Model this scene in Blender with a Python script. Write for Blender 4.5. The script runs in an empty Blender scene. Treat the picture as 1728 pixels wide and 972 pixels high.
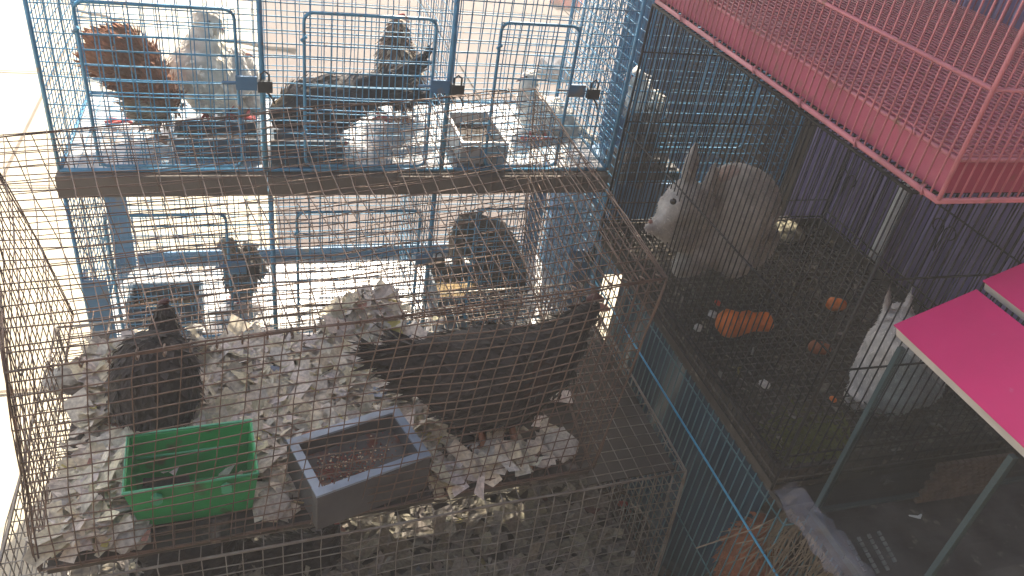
import bpy, bmesh, math, random
from mathutils import Vector, Matrix, noise
random.seed(7)
R = math.radians
scene = bpy.context.scene
COL = scene.collection

# ---------------- camera, light, exposure ----------------
YAW, PITCH, ROLL, FPX = 0.37044, 0.593303, 0.165168, 1334.75
CAM = Vector((0, 0, 1.65))
_fwd = Vector((math.sin(YAW)*math.cos(PITCH), math.cos(YAW)*math.cos(PITCH), -math.sin(PITCH)))
_r0 = Vector((math.cos(YAW), -math.sin(YAW), 0)); _u0 = _r0.cross(_fwd)
_r = _r0*math.cos(ROLL)+_u0*math.sin(ROLL); _u = -_r0*math.sin(ROLL)+_u0*math.cos(ROLL)
cd = bpy.data.cameras.new('camera'); cam = bpy.data.objects.new('camera', cd); COL.objects.link(cam)
cam.matrix_world = Matrix(((_r.x, _u.x, -_fwd.x, CAM.x), (_r.y, _u.y, -_fwd.y, CAM.y), (_r.z, _u.z, -_fwd.z, CAM.z), (0, 0, 0, 1)))
cd.sensor_width = 36; cd.lens = FPX/1728*36; cd.clip_start = .02; cd.clip_end = 500
scene.camera = cam
HAZE = .055
SUN_EL, SUN_AZ = 50, 18          # azimuth measured from +y towards +x
world = bpy.data.worlds.new('World'); scene.world = world; world.use_nodes = True
wn = world.node_tree; bg = wn.nodes['Background']; sky = wn.nodes.new('ShaderNodeTexSky')
sky.sky_type = 'NISHITA'; sky.sun_disc = False; sky.sun_elevation = R(SUN_EL); sky.sun_rotation = R(SUN_AZ)
sky.dust_density = 3; sky.air_density = 1.0
wn.links.new(sky.outputs[0], bg.inputs[0]); bg.inputs[1].default_value = .15
sd = bpy.data.lights.new('sun', 'SUN'); sd.energy = 5; sd.angle = R(.5); sd.color = (1, .95, .87)
sun = bpy.data.objects.new('sun', sd); COL.objects.link(sun)
sdir = Vector((math.sin(R(SUN_AZ))*math.cos(R(SUN_EL)), math.cos(R(SUN_AZ))*math.cos(R(SUN_EL)), math.sin(R(SUN_EL))))
sun.rotation_euler = sdir.to_track_quat('Z', 'Y').to_euler(); sun.location = (0, 3, 5)
scene.view_settings.view_transform = 'Standard'; scene.view_settings.look = 'None'
scene.view_settings.gamma = 1; scene.view_settings.use_curve_mapping = False
scene.view_settings.exposure = 1.65
scene.view_settings.use_white_balance = True; scene.view_settings.white_balance_temperature = 7600; scene.view_settings.white_balance_tint = 10
scene.cycles.max_bounces = 6; scene.cycles.transparent_max_bounces = 24; scene.cycles.volume_bounces = 0

# ---------------- helpers ----------------
def ray(px, py): return _r*((px-864)/FPX) - _u*((py-486)/FPX) + _fwd
def atz(px, py, z): d = ray(px, py); return CAM + d*((z-CAM.z)/d.z)
def atx(px, py, x): d = ray(px, py); return CAM + d*((x-CAM.x)/d.x)
def aty(px, py, y): d = ray(px, py); return CAM + d*((y-CAM.y)/d.y)
def V(*a): return Vector(a)

def mat(name, col, rough=.6, metal=0, var=.25, scale=12, bump=0, bscale=60, attr=False, col2=None, spec=.5, trans=0, alpha=1, sheen=0, dirt=None):
    m = bpy.data.materials.new(name); m.use_nodes = True; nt = m.node_tree; b = nt.nodes['Principled BSDF']
    b.inputs['Roughness'].default_value = rough; b.inputs['Metallic'].default_value = metal
    b.inputs['Specular IOR Level'].default_value = spec
    b.inputs['Transmission Weight'].default_value = trans; b.inputs['Alpha'].default_value = alpha
    tc = nt.nodes.new('ShaderNodeTexCoord'); n = nt.nodes.new('ShaderNodeTexNoise')
    n.inputs['Scale'].default_value = scale; n.inputs['Detail'].default_value = 6
    nt.links.new(tc.outputs['Object'], n.inputs['Vector'])
    mx = nt.nodes.new('ShaderNodeMix'); mx.data_type = 'RGBA'
    c2 = col2 if col2 else tuple(c*(1-var) for c in col)
    mr = nt.nodes.new('ShaderNodeMapRange'); mr.inputs[1].default_value = .35; mr.inputs[2].default_value = .65
    nt.links.new(n.outputs['Fac'], mr.inputs[0]); nt.links.new(mr.outputs[0], mx.inputs[0])
    mx.inputs[6].default_value = (*col, 1); mx.inputs[7].default_value = (*c2, 1)
    out = mx.outputs[2]
    if attr:
        a = nt.nodes.new('ShaderNodeAttribute'); a.attribute_name = 'Col'
        ml = nt.nodes.new('ShaderNodeMix'); ml.data_type = 'RGBA'; ml.blend_type = 'MULTIPLY'; ml.inputs[0].default_value = 1
        nt.links.new(a.outputs['Color'], ml.inputs[6]); nt.links.new(out, ml.inputs[7]); out = ml.outputs[2]
    if dirt:
        d = nt.nodes.new('ShaderNodeTexNoise'); d.inputs['Scale'].default_value = dirt[1]; d.inputs['Detail'].default_value = 8
        nt.links.new(tc.outputs['Object'], d.inputs['Vector'])
        dr = nt.nodes.new('ShaderNodeMapRange'); dr.inputs[1].default_value = dirt[2]; dr.inputs[2].default_value = dirt[2]+.1
        nt.links.new(d.outputs['Fac'], dr.inputs[0])
        dm = nt.nodes.new('ShaderNodeMix'); dm.data_type = 'RGBA'; dm.inputs[7].default_value = (*dirt[0], 1)
        nt.links.new(dr.outputs[0], dm.inputs[0]); nt.links.new(out, dm.inputs[6]); out = dm.outputs[2]
    nt.links.new(out, b.inputs['Base Color'])
    if bump:
        bn = nt.nodes.new('ShaderNodeTexNoise'); bn.inputs['Scale'].default_value = bscale; bn.inputs['Detail'].default_value = 5
        nt.links.new(tc.outputs['Object'], bn.inputs['Vector'])
        bp = nt.nodes.new('ShaderNodeBump'); bp.inputs['Strength'].default_value = bump; bp.inputs['Distance'].default_value = .004
        nt.links.new(bn.outputs['Fac'], bp.inputs['Height']); nt.links.new(bp.outputs[0], b.inputs['Normal'])
    if sheen: b.inputs['Sheen Weight'].default_value = sheen
    return m

def meshobj(name, verts, faces, m, parent=None, smooth=False, cols=None, fcols=None):
    me = bpy.data.meshes.new(name); me.from_pydata([tuple(v) for v in verts], [], faces); me.update()
    if smooth: me.polygons.foreach_set('use_smooth', [True]*len(me.polygons))
    if cols:
        a = me.color_attributes.new('Col', 'FLOAT_COLOR', 'POINT')
        flat = []
        for c in cols: flat += [c[0], c[1], c[2], 1]
        a.data.foreach_set('color', flat)
    me.materials.append(m); o = bpy.data.objects.new(name, me); COL.objects.link(o)
    if parent:
        o.parent = parent; o.location = -parent.location if parent.parent is None else (0, 0, 0)
    return o
# parts are modelled in world coordinates; a part's own parent empty sits at the thing's base

def thing(name, label, cat, loc, group=None):
    o = bpy.data.objects.new(name, None); COL.objects.link(o); o.location = loc; o.empty_display_size = .05
    o['label'] = label; o['category'] = cat
    if group: o['group'] = group
    return o
def tag(o, label, cat, group=None):
    o['label'] = label; o['category'] = cat
    if group: o['group'] = group
    return o
def struct(o): o['kind'] = 'structure'; return o
def stuff(o): o['kind'] = 'stuff'; return o

class MB:
    def __init__(s): s.v = []; s.f = []; s.c = []
    def add(s, vs, fs, col=(1, 1, 1)):
        n = len(s.v); s.v += [Vector(v) for v in vs]; s.f += [tuple(i+n for i in f) for f in fs]; s.c += [col]*len(vs)
    def box(s, a, b, col=(1, 1, 1)):
        (x0, y0, z0), (x1, y1, z1) = a, b
        s.add([(x0,y0,z0),(x1,y0,z0),(x1,y1,z0),(x0,y1,z0),(x0,y0,z1),(x1,y0,z1),(x1,y1,z1),(x0,y1,z1)],
              [(0,3,2,1),(4,5,6,7),(0,1,5,4),(1,2,6,5),(2,3,7,6),(3,0,4,7)], col)
    def hexa(s, b4, t4, col=(1, 1, 1)):
        s.add(list(b4)+list(t4), [(0,3,2,1),(4,5,6,7),(0,1,5,4),(1,2,6,5),(2,3,7,6),(3,0,4,7)], col)
    def wire(s, pts, r, n=4, col=(1, 1, 1), closed=False):
        pts = [Vector(p) for p in pts]; base = len(s.v); N = len(pts)
        for i, p in enumerate(pts):
            a = pts[i-1] if (i > 0 or closed) else pts[i]; b = pts[(i+1) % N] if (i < N-1 or closed) else pts[i]
            t = (b-a).normalized(); up = Vector((0, 0, 1)) if abs(t.z) < .8 else Vector((0, 1, 0))
            u = t.cross(up).normalized(); w = t.cross(u)
            for k in range(n):
                an = 2*math.pi*(k+.5)/n
                s.v.append(p + u*(r*math.cos(an)) + w*(r*math.sin(an))); s.c.append(col)
        for i in range(N-1 if not closed else N):
            for k in range(n):
                j = (i+1) % N
                s.f.append((base+i*n+k, base+i*n+(k+1) % n, base+j*n+(k+1) % n, base+j*n+k))
        if not closed:
            s.f.append(tuple(base+k for k in reversed(range(n)))); s.f.append(tuple(base+(N-1)*n+k for k in range(n)))
    def capsule(s, A, B, ra, rb, flat=1.0, ax=None, n=14):
        A = Vector(A); B = Vector(B); d = B-A; L = d.length
        t = d.normalized() if L > 1e-6 else Vector((0, 0, 1)); up = Vector((0, 0, 1)) if abs(t.z) < .8 else Vector((1, 0, 0))
        u = t.cross(up).normalized(); w = t.cross(u); rings = []
        for k in range(1, 5): a = math.pi/2*k/5; rings.append((A - t*(ra*math.cos(a)), ra*math.sin(a)))
        for k in range(5): q = k/4; rings.append((A.lerp(B, q), ra+(rb-ra)*q))
        for k in range(4, 0, -1): a = math.pi/2*k/5; rings.append((B + t*(rb*math.cos(a)), rb*math.sin(a)))
        ax = Vector(ax).normalized() if ax else None
        base = len(s.v); vs = []
        for c, r in rings:
            for k in range(n):
                an = 2*math.pi*k/n; off = u*(r*math.cos(an)) + w*(r*math.sin(an))
                if ax: off -= ax*(off.dot(ax)*(1-flat))
                vs.append(c+off)
        p0 = len(vs); vs += [A - t*ra, B + t*rb]; fs = []
        for i in range(len(rings)-1):
            for k in range(n): fs.append((i*n+k, (i+1)*n+k, (i+1)*n+(k+1) % n, i*n+(k+1) % n))
        for k in range(n):
            fs.append((p0, k, (k+1) % n)); fs.append((p0+1, (len(rings)-1)*n+(k+1) % n, (len(rings)-1)*n+k))
        s.add(vs, fs)
    def build(s, name, m, parent=None, smooth=False, attr=False):
        return meshobj(name, s.v, s.f, m, parent, smooth, s.c if attr else None)

def bil(c, u, v): return (c[0]*(1-u)+c[1]*u)*(1-v) + (c[3]*(1-u)+c[2]*u)*v
def grid(mb, c, nu, nv, r, jit=.0, segs=7, sag=0, rb=None, off=None, n=4):
    """wire mesh on the patch c00,c10,c11,c01 : nu wires run along v, nv wires run along u"""
    c = [Vector(p) for p in c]; nrm = (c[1]-c[0]).cross(c[3]-c[0]).normalized()
    def wob(p, k): return noise.noise_vector(p*4.5+Vector((k, 3.1, 7.7)))*jit*1.6
    rb = rb or r
    for i in range(nu):
        u = i/(nu-1); ph = random.random()*9; j = random.uniform(-1, 1)*jit*.5
        pts = [bil(c, u, q/segs) for q in range(segs+1)]
        pts = [p + wob(p, 0)+noise.noise_vector(p*11+Vector((ph, 0, 0)))*jit*.6 + nrm*(r*.8 - sag*math.sin(math.pi*u)*math.sin(math.pi*q/segs)) + (c[1]-c[0]).normalized()*j for q, p in enumerate(pts)]
        mb.wire(pts, r, n)
    for i in range(nv):
        v = i/(nv-1); ph = random.random()*9; j = random.uniform(-1, 1)*jit*.5
        pts = [bil(c, q/segs, v) for q in range(segs+1)]
        pts = [p + wob(p, 0)+noise.noise_vector(p*11+Vector((0, ph, 0)))*jit*.6 + nrm*(-r*.8 - sag*math.sin(math.pi*v)*math.sin(math.pi*q/segs)) + (c[3]-c[0]).normalized()*j for q, p in enumerate(pts)]
        mb.wire(pts, rb, n)

# ---------------- materials ----------------
M = {}
M['concrete'] = mat('cream_concrete', (.46, .42, .33), .85, var=.2, scale=3, dirt=((.3,.26,.2), 9, .62), bump=.3, bscale=40)
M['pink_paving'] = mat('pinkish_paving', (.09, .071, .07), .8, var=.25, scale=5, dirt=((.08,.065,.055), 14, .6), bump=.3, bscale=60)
M['wood'] = mat('grey_brown_board', (.14, .12, .105), .8, var=.35, scale=9, bump=.3)
M['blue'] = mat('blue_painted_wire', (.06, .3, .52), .35, var=.3, scale=30, dirt=((.25, .2, .17), 60, .62))
M['bluesheet'] = mat('blue_sheet_metal', (.06, .21, .4), .5, var=.25, scale=14, dirt=((.18, .19, .2), 25, .55))
M['tin'] = mat('bare_tin_tray', (.55, .56, .58), .35, metal=.3, var=.25, scale=18, dirt=((.3, .25, .2), 40, .58))
M['rust'] = mat('rusty_wire', (.18, .11, .08), .45, metal=.2, var=.45, scale=35, col2=(.10, .065, .05))
M['galv'] = mat('dull_galvanised_wire', (.26, .25, .23), .4, metal=.4, var=.4, scale=30, col2=(.16, .13, .11))
M['black'] = mat('black_coated_wire', (.012, .012, .014), .55, var=.3, scale=30, spec=.25)
M['pinkw'] = mat('pink_coated_wire', (.58, .2, .25), .42, var=.25, scale=30, dirt=((.3, .13, .1), 50, .62))
M['pinkt'] = mat('pink_plastic_tray', (.46, .08, .15), .4, var=.25, scale=10, bump=.1, dirt=((.3, .1, .1), 30, .6))
M['teal'] = mat('teal_wire', (.04, .15, .18), .4, var=.3, scale=30)
M['tarp'] = mat('blue_tarpaulin', (.006, .05, .1), .45, var=.5, scale=5, bump=.5, bscale=18)
M['grnp'] = mat('green_plastic', (.0, .34, .1), .4, var=.35, scale=14, bump=.1, dirt=((.07, .1, .05), 26, .6))
M['grnk'] = mat('light_green_knob', (.06, .42, .24), .35)
M['grey'] = mat('shade_darkened_trough', (.085, .085, .09), .6, var=.3, scale=18, bump=.2)  # sides darker than the rim, their shade put into the colour
M['greyd'] = mat('trough_inside', (.13, .12, .115), .8, var=.4, scale=25, dirt=((.17, .05, .03), 30, .55))
M['dark'] = mat('dark_feed_box', (.04, .045, .055), .6, var=.4)
M['paper'] = mat('shredded_paper', (1, 1, 1), .9, var=.2, scale=160, attr=True, col2=(.62, .62, .63))
M['attr'] = mat('coloured_bits', (1, 1, 1), .8, var=.35, scale=60, attr=True)
M['feather'] = mat('feathers', (1, 1, 1), .8, spec=.2, var=.22, scale=70, attr=True, bump=.6, bscale=130, sheen=.1)
M['glossf'] = mat('dark_glossy_feathers', (1, 1, 1), .65, spec=.2, var=.4, scale=60, attr=True, bump=.6, bscale=120)
M['fur'] = mat('rabbit_fur', (1, 1, 1), .95, var=.22, scale=90, attr=True, bump=.8, bscale=260, sheen=.3)
M['leg'] = mat('bird_leg_skin', (.42, .2, .13), .6)
M['legred'] = mat('red_bird_foot', (.5, .06, .07), .6)
M['legdark'] = mat('dark_bird_leg', (.09, .07, .05), .6)
M['beak'] = mat('beak_horn', (.35, .16, .13), .4)
M['eye'] = mat('eye', (.01, .008, .008), .1, var=0)
M['comb'] = mat('red_comb', (.35, .03, .03), .5)
M['darkcomb'] = mat('dark_comb', (.09, .03, .028), .6)
M['curtain'] = mat('lavender_curtain', (.34, .28, .52), .85, var=.3, scale=6, bump=.2)
M['brownc'] = mat('brown_cloth', (.16, .12, .1), .9, var=.5, scale=4)
M['traypaint'] = mat('dull_blue_tray_paint', (.035, .075, .12), .6, var=.35, scale=20, dirt=((.12,.11,.1), 40, .6))
M['gridw'] = mat('grimy_floor_wire', (.09, .08, .07), .6, var=.5, scale=40)
M['carrot'] = mat('carrot', (.85, .2, .02), .55, var=.45, scale=45, bump=.6, bscale=60, dirt=((.25, .1, .04), 55, .6))
M['green'] = mat('wilted_greens', (.09, .1, .02), .8, var=.5, scale=50)
M['soil'] = mat('droppings_and_bedding', (.06, .05, .04), .95, var=.6, scale=25, bump=.8, bscale=45, dirt=((.2, .17, .13), 60, .6))
M['floor'] = mat('dark_cage_tray', (.075, .065, .055), .85, var=.5, scale=12, bump=.5, dirt=((.2, .17, .15), 30, .6))
M['lid'] = mat('magenta_plastic_board', (.72, .022, .17), .5, var=.22, scale=4, bump=.25, bscale=14, dirt=((.6, .16, .26), 34, .66))
M['lidedge'] = mat('white_foam_edge', (.6, .56, .52), .7, var=.15, scale=30)
M['frame'] = mat('dark_teal_silicone', (.04, .075, .085), .35, var=.3)
M['straw'] = mat('dry_straw', (.2, .16, .11), .8, var=.4, scale=60)
M['awn'] = mat('shade_canvas', (.3, .22, .16), .9)
M['white'] = mat('white_plastic', (.75, .75, .72), .5, var=.1)
M['light_spots'] = mat('pale_light_spot', (.3, .31, .29), .6, var=.5, scale=60)  # pale colour for the light spots painted on the tank floor
M['brick_reflection'] = mat('reflection_tan', (.15, .1, .08), .8, var=.4, scale=30)  # tan for the reflection painted inside the tank
M['shelf'] = mat('dark_shelf', (.05, .045, .04), .6, var=.5, scale=8, bump=.3)
M['padlock'] = mat('dark_steel_lock', (.05, .06, .07), .35, metal=.6)
M['red'] = mat('red_cloth', (.45, .04, .04), .8)
M['greyc'] = mat('grey_cloth', (.12, .13, .16), .8)
M['nest'] = mat('pale_nest_litter', (.3, .28, .2), .9, var=.5, scale=40)

def glassmat(name, tint, rough=.02, keep=.93, gl=1.45):
    m = bpy.data.materials.new(name); m.use_nodes = True; nt = m.node_tree
    nt.nodes.remove(nt.nodes['Principled BSDF']); o = nt.nodes['Material Output']
    tr = nt.nodes.new('ShaderNodeBsdfTransparent'); tr.inputs[0].default_value = (*[c*keep for c in tint], 1)
    g = nt.nodes.new('ShaderNodeBsdfGlossy'); g.inputs['Roughness'].default_value = rough
    lw = nt.nodes.new('ShaderNodeLayerWeight'); pw = nt.nodes.new('ShaderNodeMath'); pw.operation = 'POWER'; pw.inputs[1].default_value = 4
    nt.links.new(lw.outputs['Facing'], pw.inputs[0]); fr = nt.nodes.new('ShaderNodeMath'); fr.operation = 'MULTIPLY_ADD'
    nt.links.new(pw.outputs[0], fr.inputs[0]); fr.inputs[1].default_value = .5; fr.inputs[2].default_value = .03
    mx = nt.nodes.new('ShaderNodeMixShader')
    nt.links.new(fr.outputs[0], mx.inputs[0]); nt.links.new(tr.outputs[0], mx.inputs[1]); nt.links.new(g.outputs[0], mx.inputs[2])
    nt.links.new(mx.outputs[0], o.inputs[0]); return m
M['glass'] = glassmat('tank_glass', (.93, .98, 1))
def filmmat():
    m = bpy.data.materials.new('clear_plastic_film'); m.use_nodes = True; nt = m.node_tree; b = nt.nodes['Principled BSDF']
    b.inputs['Base Color'].default_value = (.2, .2, .24, 1); b.inputs['Roughness'].default_value = .15; b.inputs['Alpha'].default_value = .45
    return m
M['film'] = filmmat()

# ---------------- the setting ----------------
g = MB(); g.add([(-24,-16,0),(28,-16,0),(28,34,0),(-24,34,0)], [(0,1,2,3)]); o = struct(g.build('ground', M['concrete']))
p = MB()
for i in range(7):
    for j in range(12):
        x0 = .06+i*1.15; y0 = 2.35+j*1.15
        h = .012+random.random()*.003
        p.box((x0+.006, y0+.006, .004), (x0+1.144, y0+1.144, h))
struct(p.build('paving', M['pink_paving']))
j = MB()
for x in (-.95, -2.15, -3.35): j.add([(x-.006, -5, .004), (x+.006, -5, .004), (x+.006, 30, .004), (x-.006, 30, .004)], [(0,1,2,3)])
for y in (1.9, 3.1, 4.3, 5.5, 6.7, 7.9): j.add([(-9, y-.006, .008), (.05, y-.006, .008), (.05, y+.006, .008), (-9, y+.006, .008)], [(0,1,2,3)])
struct(j.build('path', mat('concrete_joint', (.16, .13, .1), .9)))
a = MB(); a.box((-.35, .85, 2.35), (2.7, 2.52, 2.37)); a.wire([(-.92, 2.47, 2.34), (2.67, 2.47, 2.34)], .015, 8); a.wire([(-.92, .9, 2.34), (2.67, .9, 2.34)], .015, 8); aw = a.build('shade_cloth', M['awn'])  # out-of-view canopy added and sized to keep sun off the cages
awn = thing('shade_awning', 'brown canvas added out of view above the cages to shade them', 'shade_awning', (0, 0, 2.35)); aw.parent = awn; aw.location = (0, 0, -2.35)
for (x, y) in ((2.65, .9), (2.65, 2.47), (-.9, 2.47), (-.9, .9)):
    q = MB(); q.wire([(x, y, 0), (x, y, 2.35)], .02, 8); q.build('pole', M['galv'], awn)

def curtain(name, pts, z0, z1, m, label, cat, folds=.02, n=160, freq=60):
    mb = MB(); P = [Vector(p) for p in pts]; d = P[1]-P[0]; nn = Vector((-d.y, d.x, 0)).normalized(); rows = 10
    for i in range(n+1):
        t = i/n; x = P[0]+d*t
        for k in range(rows+1):
            w = math.sin(t*freq+.8*math.sin(t*13)+.2*k/rows)*folds*(.6+.4*k/rows)+noise.noise(Vector((t*20, k*.4, 3)))*folds*.6
            mb.v.append(V(x.x, x.y, z0+(z1-z0)*(1-k/rows))+nn*w); mb.c.append((1, 1, 1))
    for i in range(n):
        for k in range(rows): a0 = i*(rows+1)+k; mb.f.append((a0, a0+1, a0+rows+2, a0+rows+1))
    o = mb.build(name, m, smooth=True)
    s = o.modifiers.new('t', 'SOLIDIFY'); s.thickness = .002
    return tag(o, label, cat)
curtain('curtain', [(1.40, .15, 0), (1.40, 1.62, 0)], 0.05, 1.9, M['curtain'], 'pleated lavender cloth hanging behind the black rabbit cage', 'curtain', .014, 300, 230)
curtain('hanging_cloth', [(1.42, 2.05, 0), (2.35, .3, 0)], .3, 2.2, M['brownc'], 'brown cloth hanging beyond the pink cage at the upper right', 'cloth', .03, 160, 60)

w_ = MB(); w_.box((-2.2, -.95, .005), (3.2, -.85, 3.0)); w_.box((1.75, -.84, .005), (1.85, 1.9, 2.3))  # wall added to cut the sky light from the camera side
tag(w_.build('blocker_wall', mat('dark_blocker_wall', (.1, .07, .055), .9, var=.3, scale=3, bump=.3)), 'dark wall added behind the camera and at the right to block sky light', 'wall')
hz = MB(); hz.box((-25, -17, -1), (29, 35, 2.5))  # volume added to imitate veiling glare of the lens
hm = bpy.data.materials.new('haze'); hm.use_nodes = True; ht = hm.node_tree; ht.nodes.remove(ht.nodes['Principled BSDF'])
hv = ht.nodes.new('ShaderNodeVolumePrincipled'); hv.inputs['Color'].default_value = (.95, .92, .88, 1); hv.inputs['Density'].default_value = HAZE; hv.inputs['Anisotropy'].default_value = .1
ht.links.new(hv.outputs[0], ht.nodes['Material Output'].inputs['Volume'])
o = stuff(hz.build('haze', hm)); o['label'] = 'thin volume added around the cages to imitate pale lens glare'; o['category'] = 'haze'

# ---------------- blue rack ----------------
def blue_cage(x0, x1, y0, y1, z0, z1, label, door_px, posts, side_dense=True, group='blue wire cages'):
    t = thing('wire_cage', label, 'cage', ((x0+x1)/2, y0, z0), group)
    n = max(3, round((x1-x0)/.027)+1); nz = max(3, round((z1-z0)/.027)+1); nd = round((y1-y0)/.027)+1
    f = MB(); grid(f, [(x0,y0,z0),(x1,y0,z0),(x1,y0,z1),(x0,y0,z1)], n, nz, .0014, .0025, 8); f.build('front_panel', M['blue'], t, True)
    f = MB(); grid(f, [(x0,y1,z0),(x1,y1,z0),(x1,y1,z1),(x0,y1,z1)], n, nz, .0013, .0025, 8); f.build('back_panel', M['blue'], t, True)
    for x in (x0, x1):
        f = MB(); grid(f, [(x,y0,z0),(x,y1,z0),(x,y1,z1),(x,y0,z1)], nd, nz, .0013, .0025, 6); f.build('side_panel', M['blue'], t, True)
    f = MB(); grid(f, [(x0,y0,z1),(x1,y0,z1),(x1,y1,z1),(x0,y1,z1)], n, nd, .0010, .002, 8); f.build('top_panel', M['blue'], t, True)
    fr = MB()
    for z in (z0, z1):
        fr.wire([(x0,y0-.003,z),(x1,y0-.003,z)], .004, 6); fr.wire([(x0,y1,z),(x1,y1,z)], .004, 6)
        fr.wire([(x0,y0,z),(x0,y1,z)], .004, 6); fr.wire([(x1,y0,z),(x1,y1,z)], .004, 6)
    for (x, y) in ((x0,y0),(x1,y0),(x0,y1),(x1,y1)): fr.wire([(x, y-.002, z0), (x, y-.002, z1)], .0045, 6)
    fr.build('frame', M['blue'], t, True)
    for x in posts:
        pm = MB(); pm.wire([(x, y0-.006, z0), (x, y0-.006, z1)], .006, 6); pm.build('post', M['blue'], t, True)
        pm = MB(); grid(pm, [(x,y0+.01,z0),(x,y1-.01,z0),(x,y1-.01,z1-.01),(x,y0+.01,z1-.01)], nd, nz, .0009, .0025, 6); pm.build('divider', M['blue'], t, True)
    for (a, b, za, zb, lz) in door_px:
        d = MB(); r = .018; pts = []
        for (cx, cz, a0) in ((b-r, zb-r, 0), (a+r, zb-r, 90), (a+r, za+r, 180), (b-r, za+r, 270)):
            for k in range(5): an = R(a0+k*22.5); pts.append((cx+r*math.cos(an), y0-.008, cz+r*math.sin(an)))
        d.wire(pts, .0036, 6, closed=True)
        nn = round((b-a)/.027); nm = round((zb-za)/.03)
        grid(d, [(a,y0-.007,za),(b,y0-.007,za),(b,y0-.007,zb),(a,y0-.007,zb)], nn+1, nm+1, .0013, .0012, 5)
        dr = d.build('door', M['blue'], t, True)
        la = MB(); la.box((b-.004, y0-.018, lz-.014), (b+.036, y0-.012, lz+.014)); la.wire([(b-.03, y0-.014, lz), (b+.05, y0-.014, lz)], .003, 6)
        la.build('latch', M['bluesheet'], dr)
        lk = MB(); X = b+.048; lk.box((X-.011, y0-.034, lz-.012), (X+.017, y0-.022, lz+.011))
        lk.wire([(X-.005, y0-.028, lz+.01), (X-.005, y0-.028, lz+.024), (X+.003, y0-.028, lz+.03), (X+.011, y0-.028, lz+.024), (X+.011, y0-.028, lz+.01)], .0022, 6)
        lk.wire([(X+.006, y0-.03, lz-.012), (X+.016, y0-.03, lz-.024), (X+.02, y0-.03, lz-.036)], .0022, 5)
        lk.build('padlock', M['padlock'], dr)
        for zz in (za+.08, zb-.05):
            hg = MB(); hg.wire([(a-.006, y0-.012, zz-.005), (a+.004, y0-.014, zz+.005)], .0035, 6); hg.build('hinge', M['blue'], dr)
    return t
Y0, Y1 = 1.6, 2.0
U = blue_cage(-.375, .815, Y0, Y1, .838, 1.30, 'blue wire pigeon cage standing on the brown board, above the other blue cage', [(-.30,-.028,.85,1.175,1.035),(.10,.362,.85,1.178,1.04),(.50,.675,.85,1.18,1.04)], [.018, .40])
fb = MB(); fb.box((-.37, Y0+.004, .8325), (.81, Y1-.004, .8365)); fb.build('floor_tray', M['tin'], U)
fb = MB(); grid(fb, [(-.37,Y0,.842),(.81,Y0,.842),(.81,Y1,.842),(-.37,Y1,.842)], 44, 15, .0009, .001, 6); fb.build('floor_grid', M['blue'], U, True)
Lw = blue_cage(-.375, .83, Y0, Y1, .36, .780, 'blue wire cage under the brown board, with a bright tin floor', [(-.31,-.07,.40,.735,.6),(.08,.36,.40,.735,.6),(.50,.76,.40,.735,.6)], [.026, .39])
fb = MB(); fb.box((-.37, Y0+.004, .350), (.825, Y1-.004, .356)); fb.build('floor_tray', M['tin'], Lw)
for (x, y) in ((-.375, Y0-.012), (-.375, Y1-.02), (.83, Y0-.012), (.83, Y1-.02)):
    lm = MB(); s = 1 if x < 0 else -1
    lm.box((min(x, x+s*.05), y, .0), (max(x, x+s*.05), y+.004, .575 if y < 1.7 else .783)); lm.box((min(x, x+s*.004), y+.0045, 0), (max(x, x+s*.004), y+.045, .575 if y < 1.7 else .783))
    lm.build('leg', M['bluesheet'], Lw)
rl = MB(); rl.box((-.32, Y1-.012, .352), (.775, Y1-.006, .388)); rl.build('rail', M['bluesheet'], Lw)
bd = MB()
bd.box((-.382, Y0-.022, .786), (.02, Y0+.41, .8315)); bd.box((.022, Y0-.022, .785), (.815, Y0+.41, .829))
tag(bd.build('wooden_board', M['wood']), 'long grey brown board between the two stacked blue cages', 'board')

# neighbour blue cage at right
RC = blue_cage(.87, 1.36, 1.64, 2.05, .70, 1.42, 'narrow blue wire cage on the right, behind the black rabbit cage', [(.95,1.20,.88,1.30,1.05)], [])
nb = MB(); nb.box((.875, 1.645, .695), (1.355, 2.045, .70)); nb.build('floor_tray', M['bluesheet'], RC)
nb = MB(); nb.box((.868, 1.628, .66), (1.36, 1.634, .78)); nb.build('front_skirt', M['bluesheet'], RC)
nb = MB(); nb.box((1.0, 2.056, .2), (1.62, 2.062, 1.22)); nb.build('back_sheet', M['bluesheet'], RC)
nb = MB(); nb.box((.98, 1.63, .08), (1.36, 1.636, .655)); nb.box((.868, 1.66, .08), (.874, 2.04, .655)); nb.build('support', M['bluesheet'], RC)
nb = MB(); nb.box((1.30,2.03,0),(1.36,2.04,.69)); nb.build('leg', M['bluesheet'], RC)
nb = MB(); nb.box((.87, 1.64, 0), (.90, 1.655, .69)); nb.build('leg', M['bluesheet'], RC)
db = MB(); db.box((.90, 1.66, .705), (1.06, 1.80, .80)); db.box((.91, 1.67, .801), (1.05, 1.79, .806))
tag(db.build('nest_box', M['dark']), 'black box under the white headed bird in the right blue cage', 'box')
# galvanised crossed mesh rolled between the cages
cm = MB()
for i in range(13):
    for (sx) in (1, -1):
        z0_ = .86+i*.03
        cm.wire([(.835, 1.70+ (0 if sx > 0 else .3), z0_), (.845, 1.70+(.3 if sx > 0 else 0), z0_+.26)], .0011, 4)
tag(cm.build('mesh_sheet', M['blue'], None, True), 'blue diamond mesh sheet standing between the two blue cages', 'mesh sheet')

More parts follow.
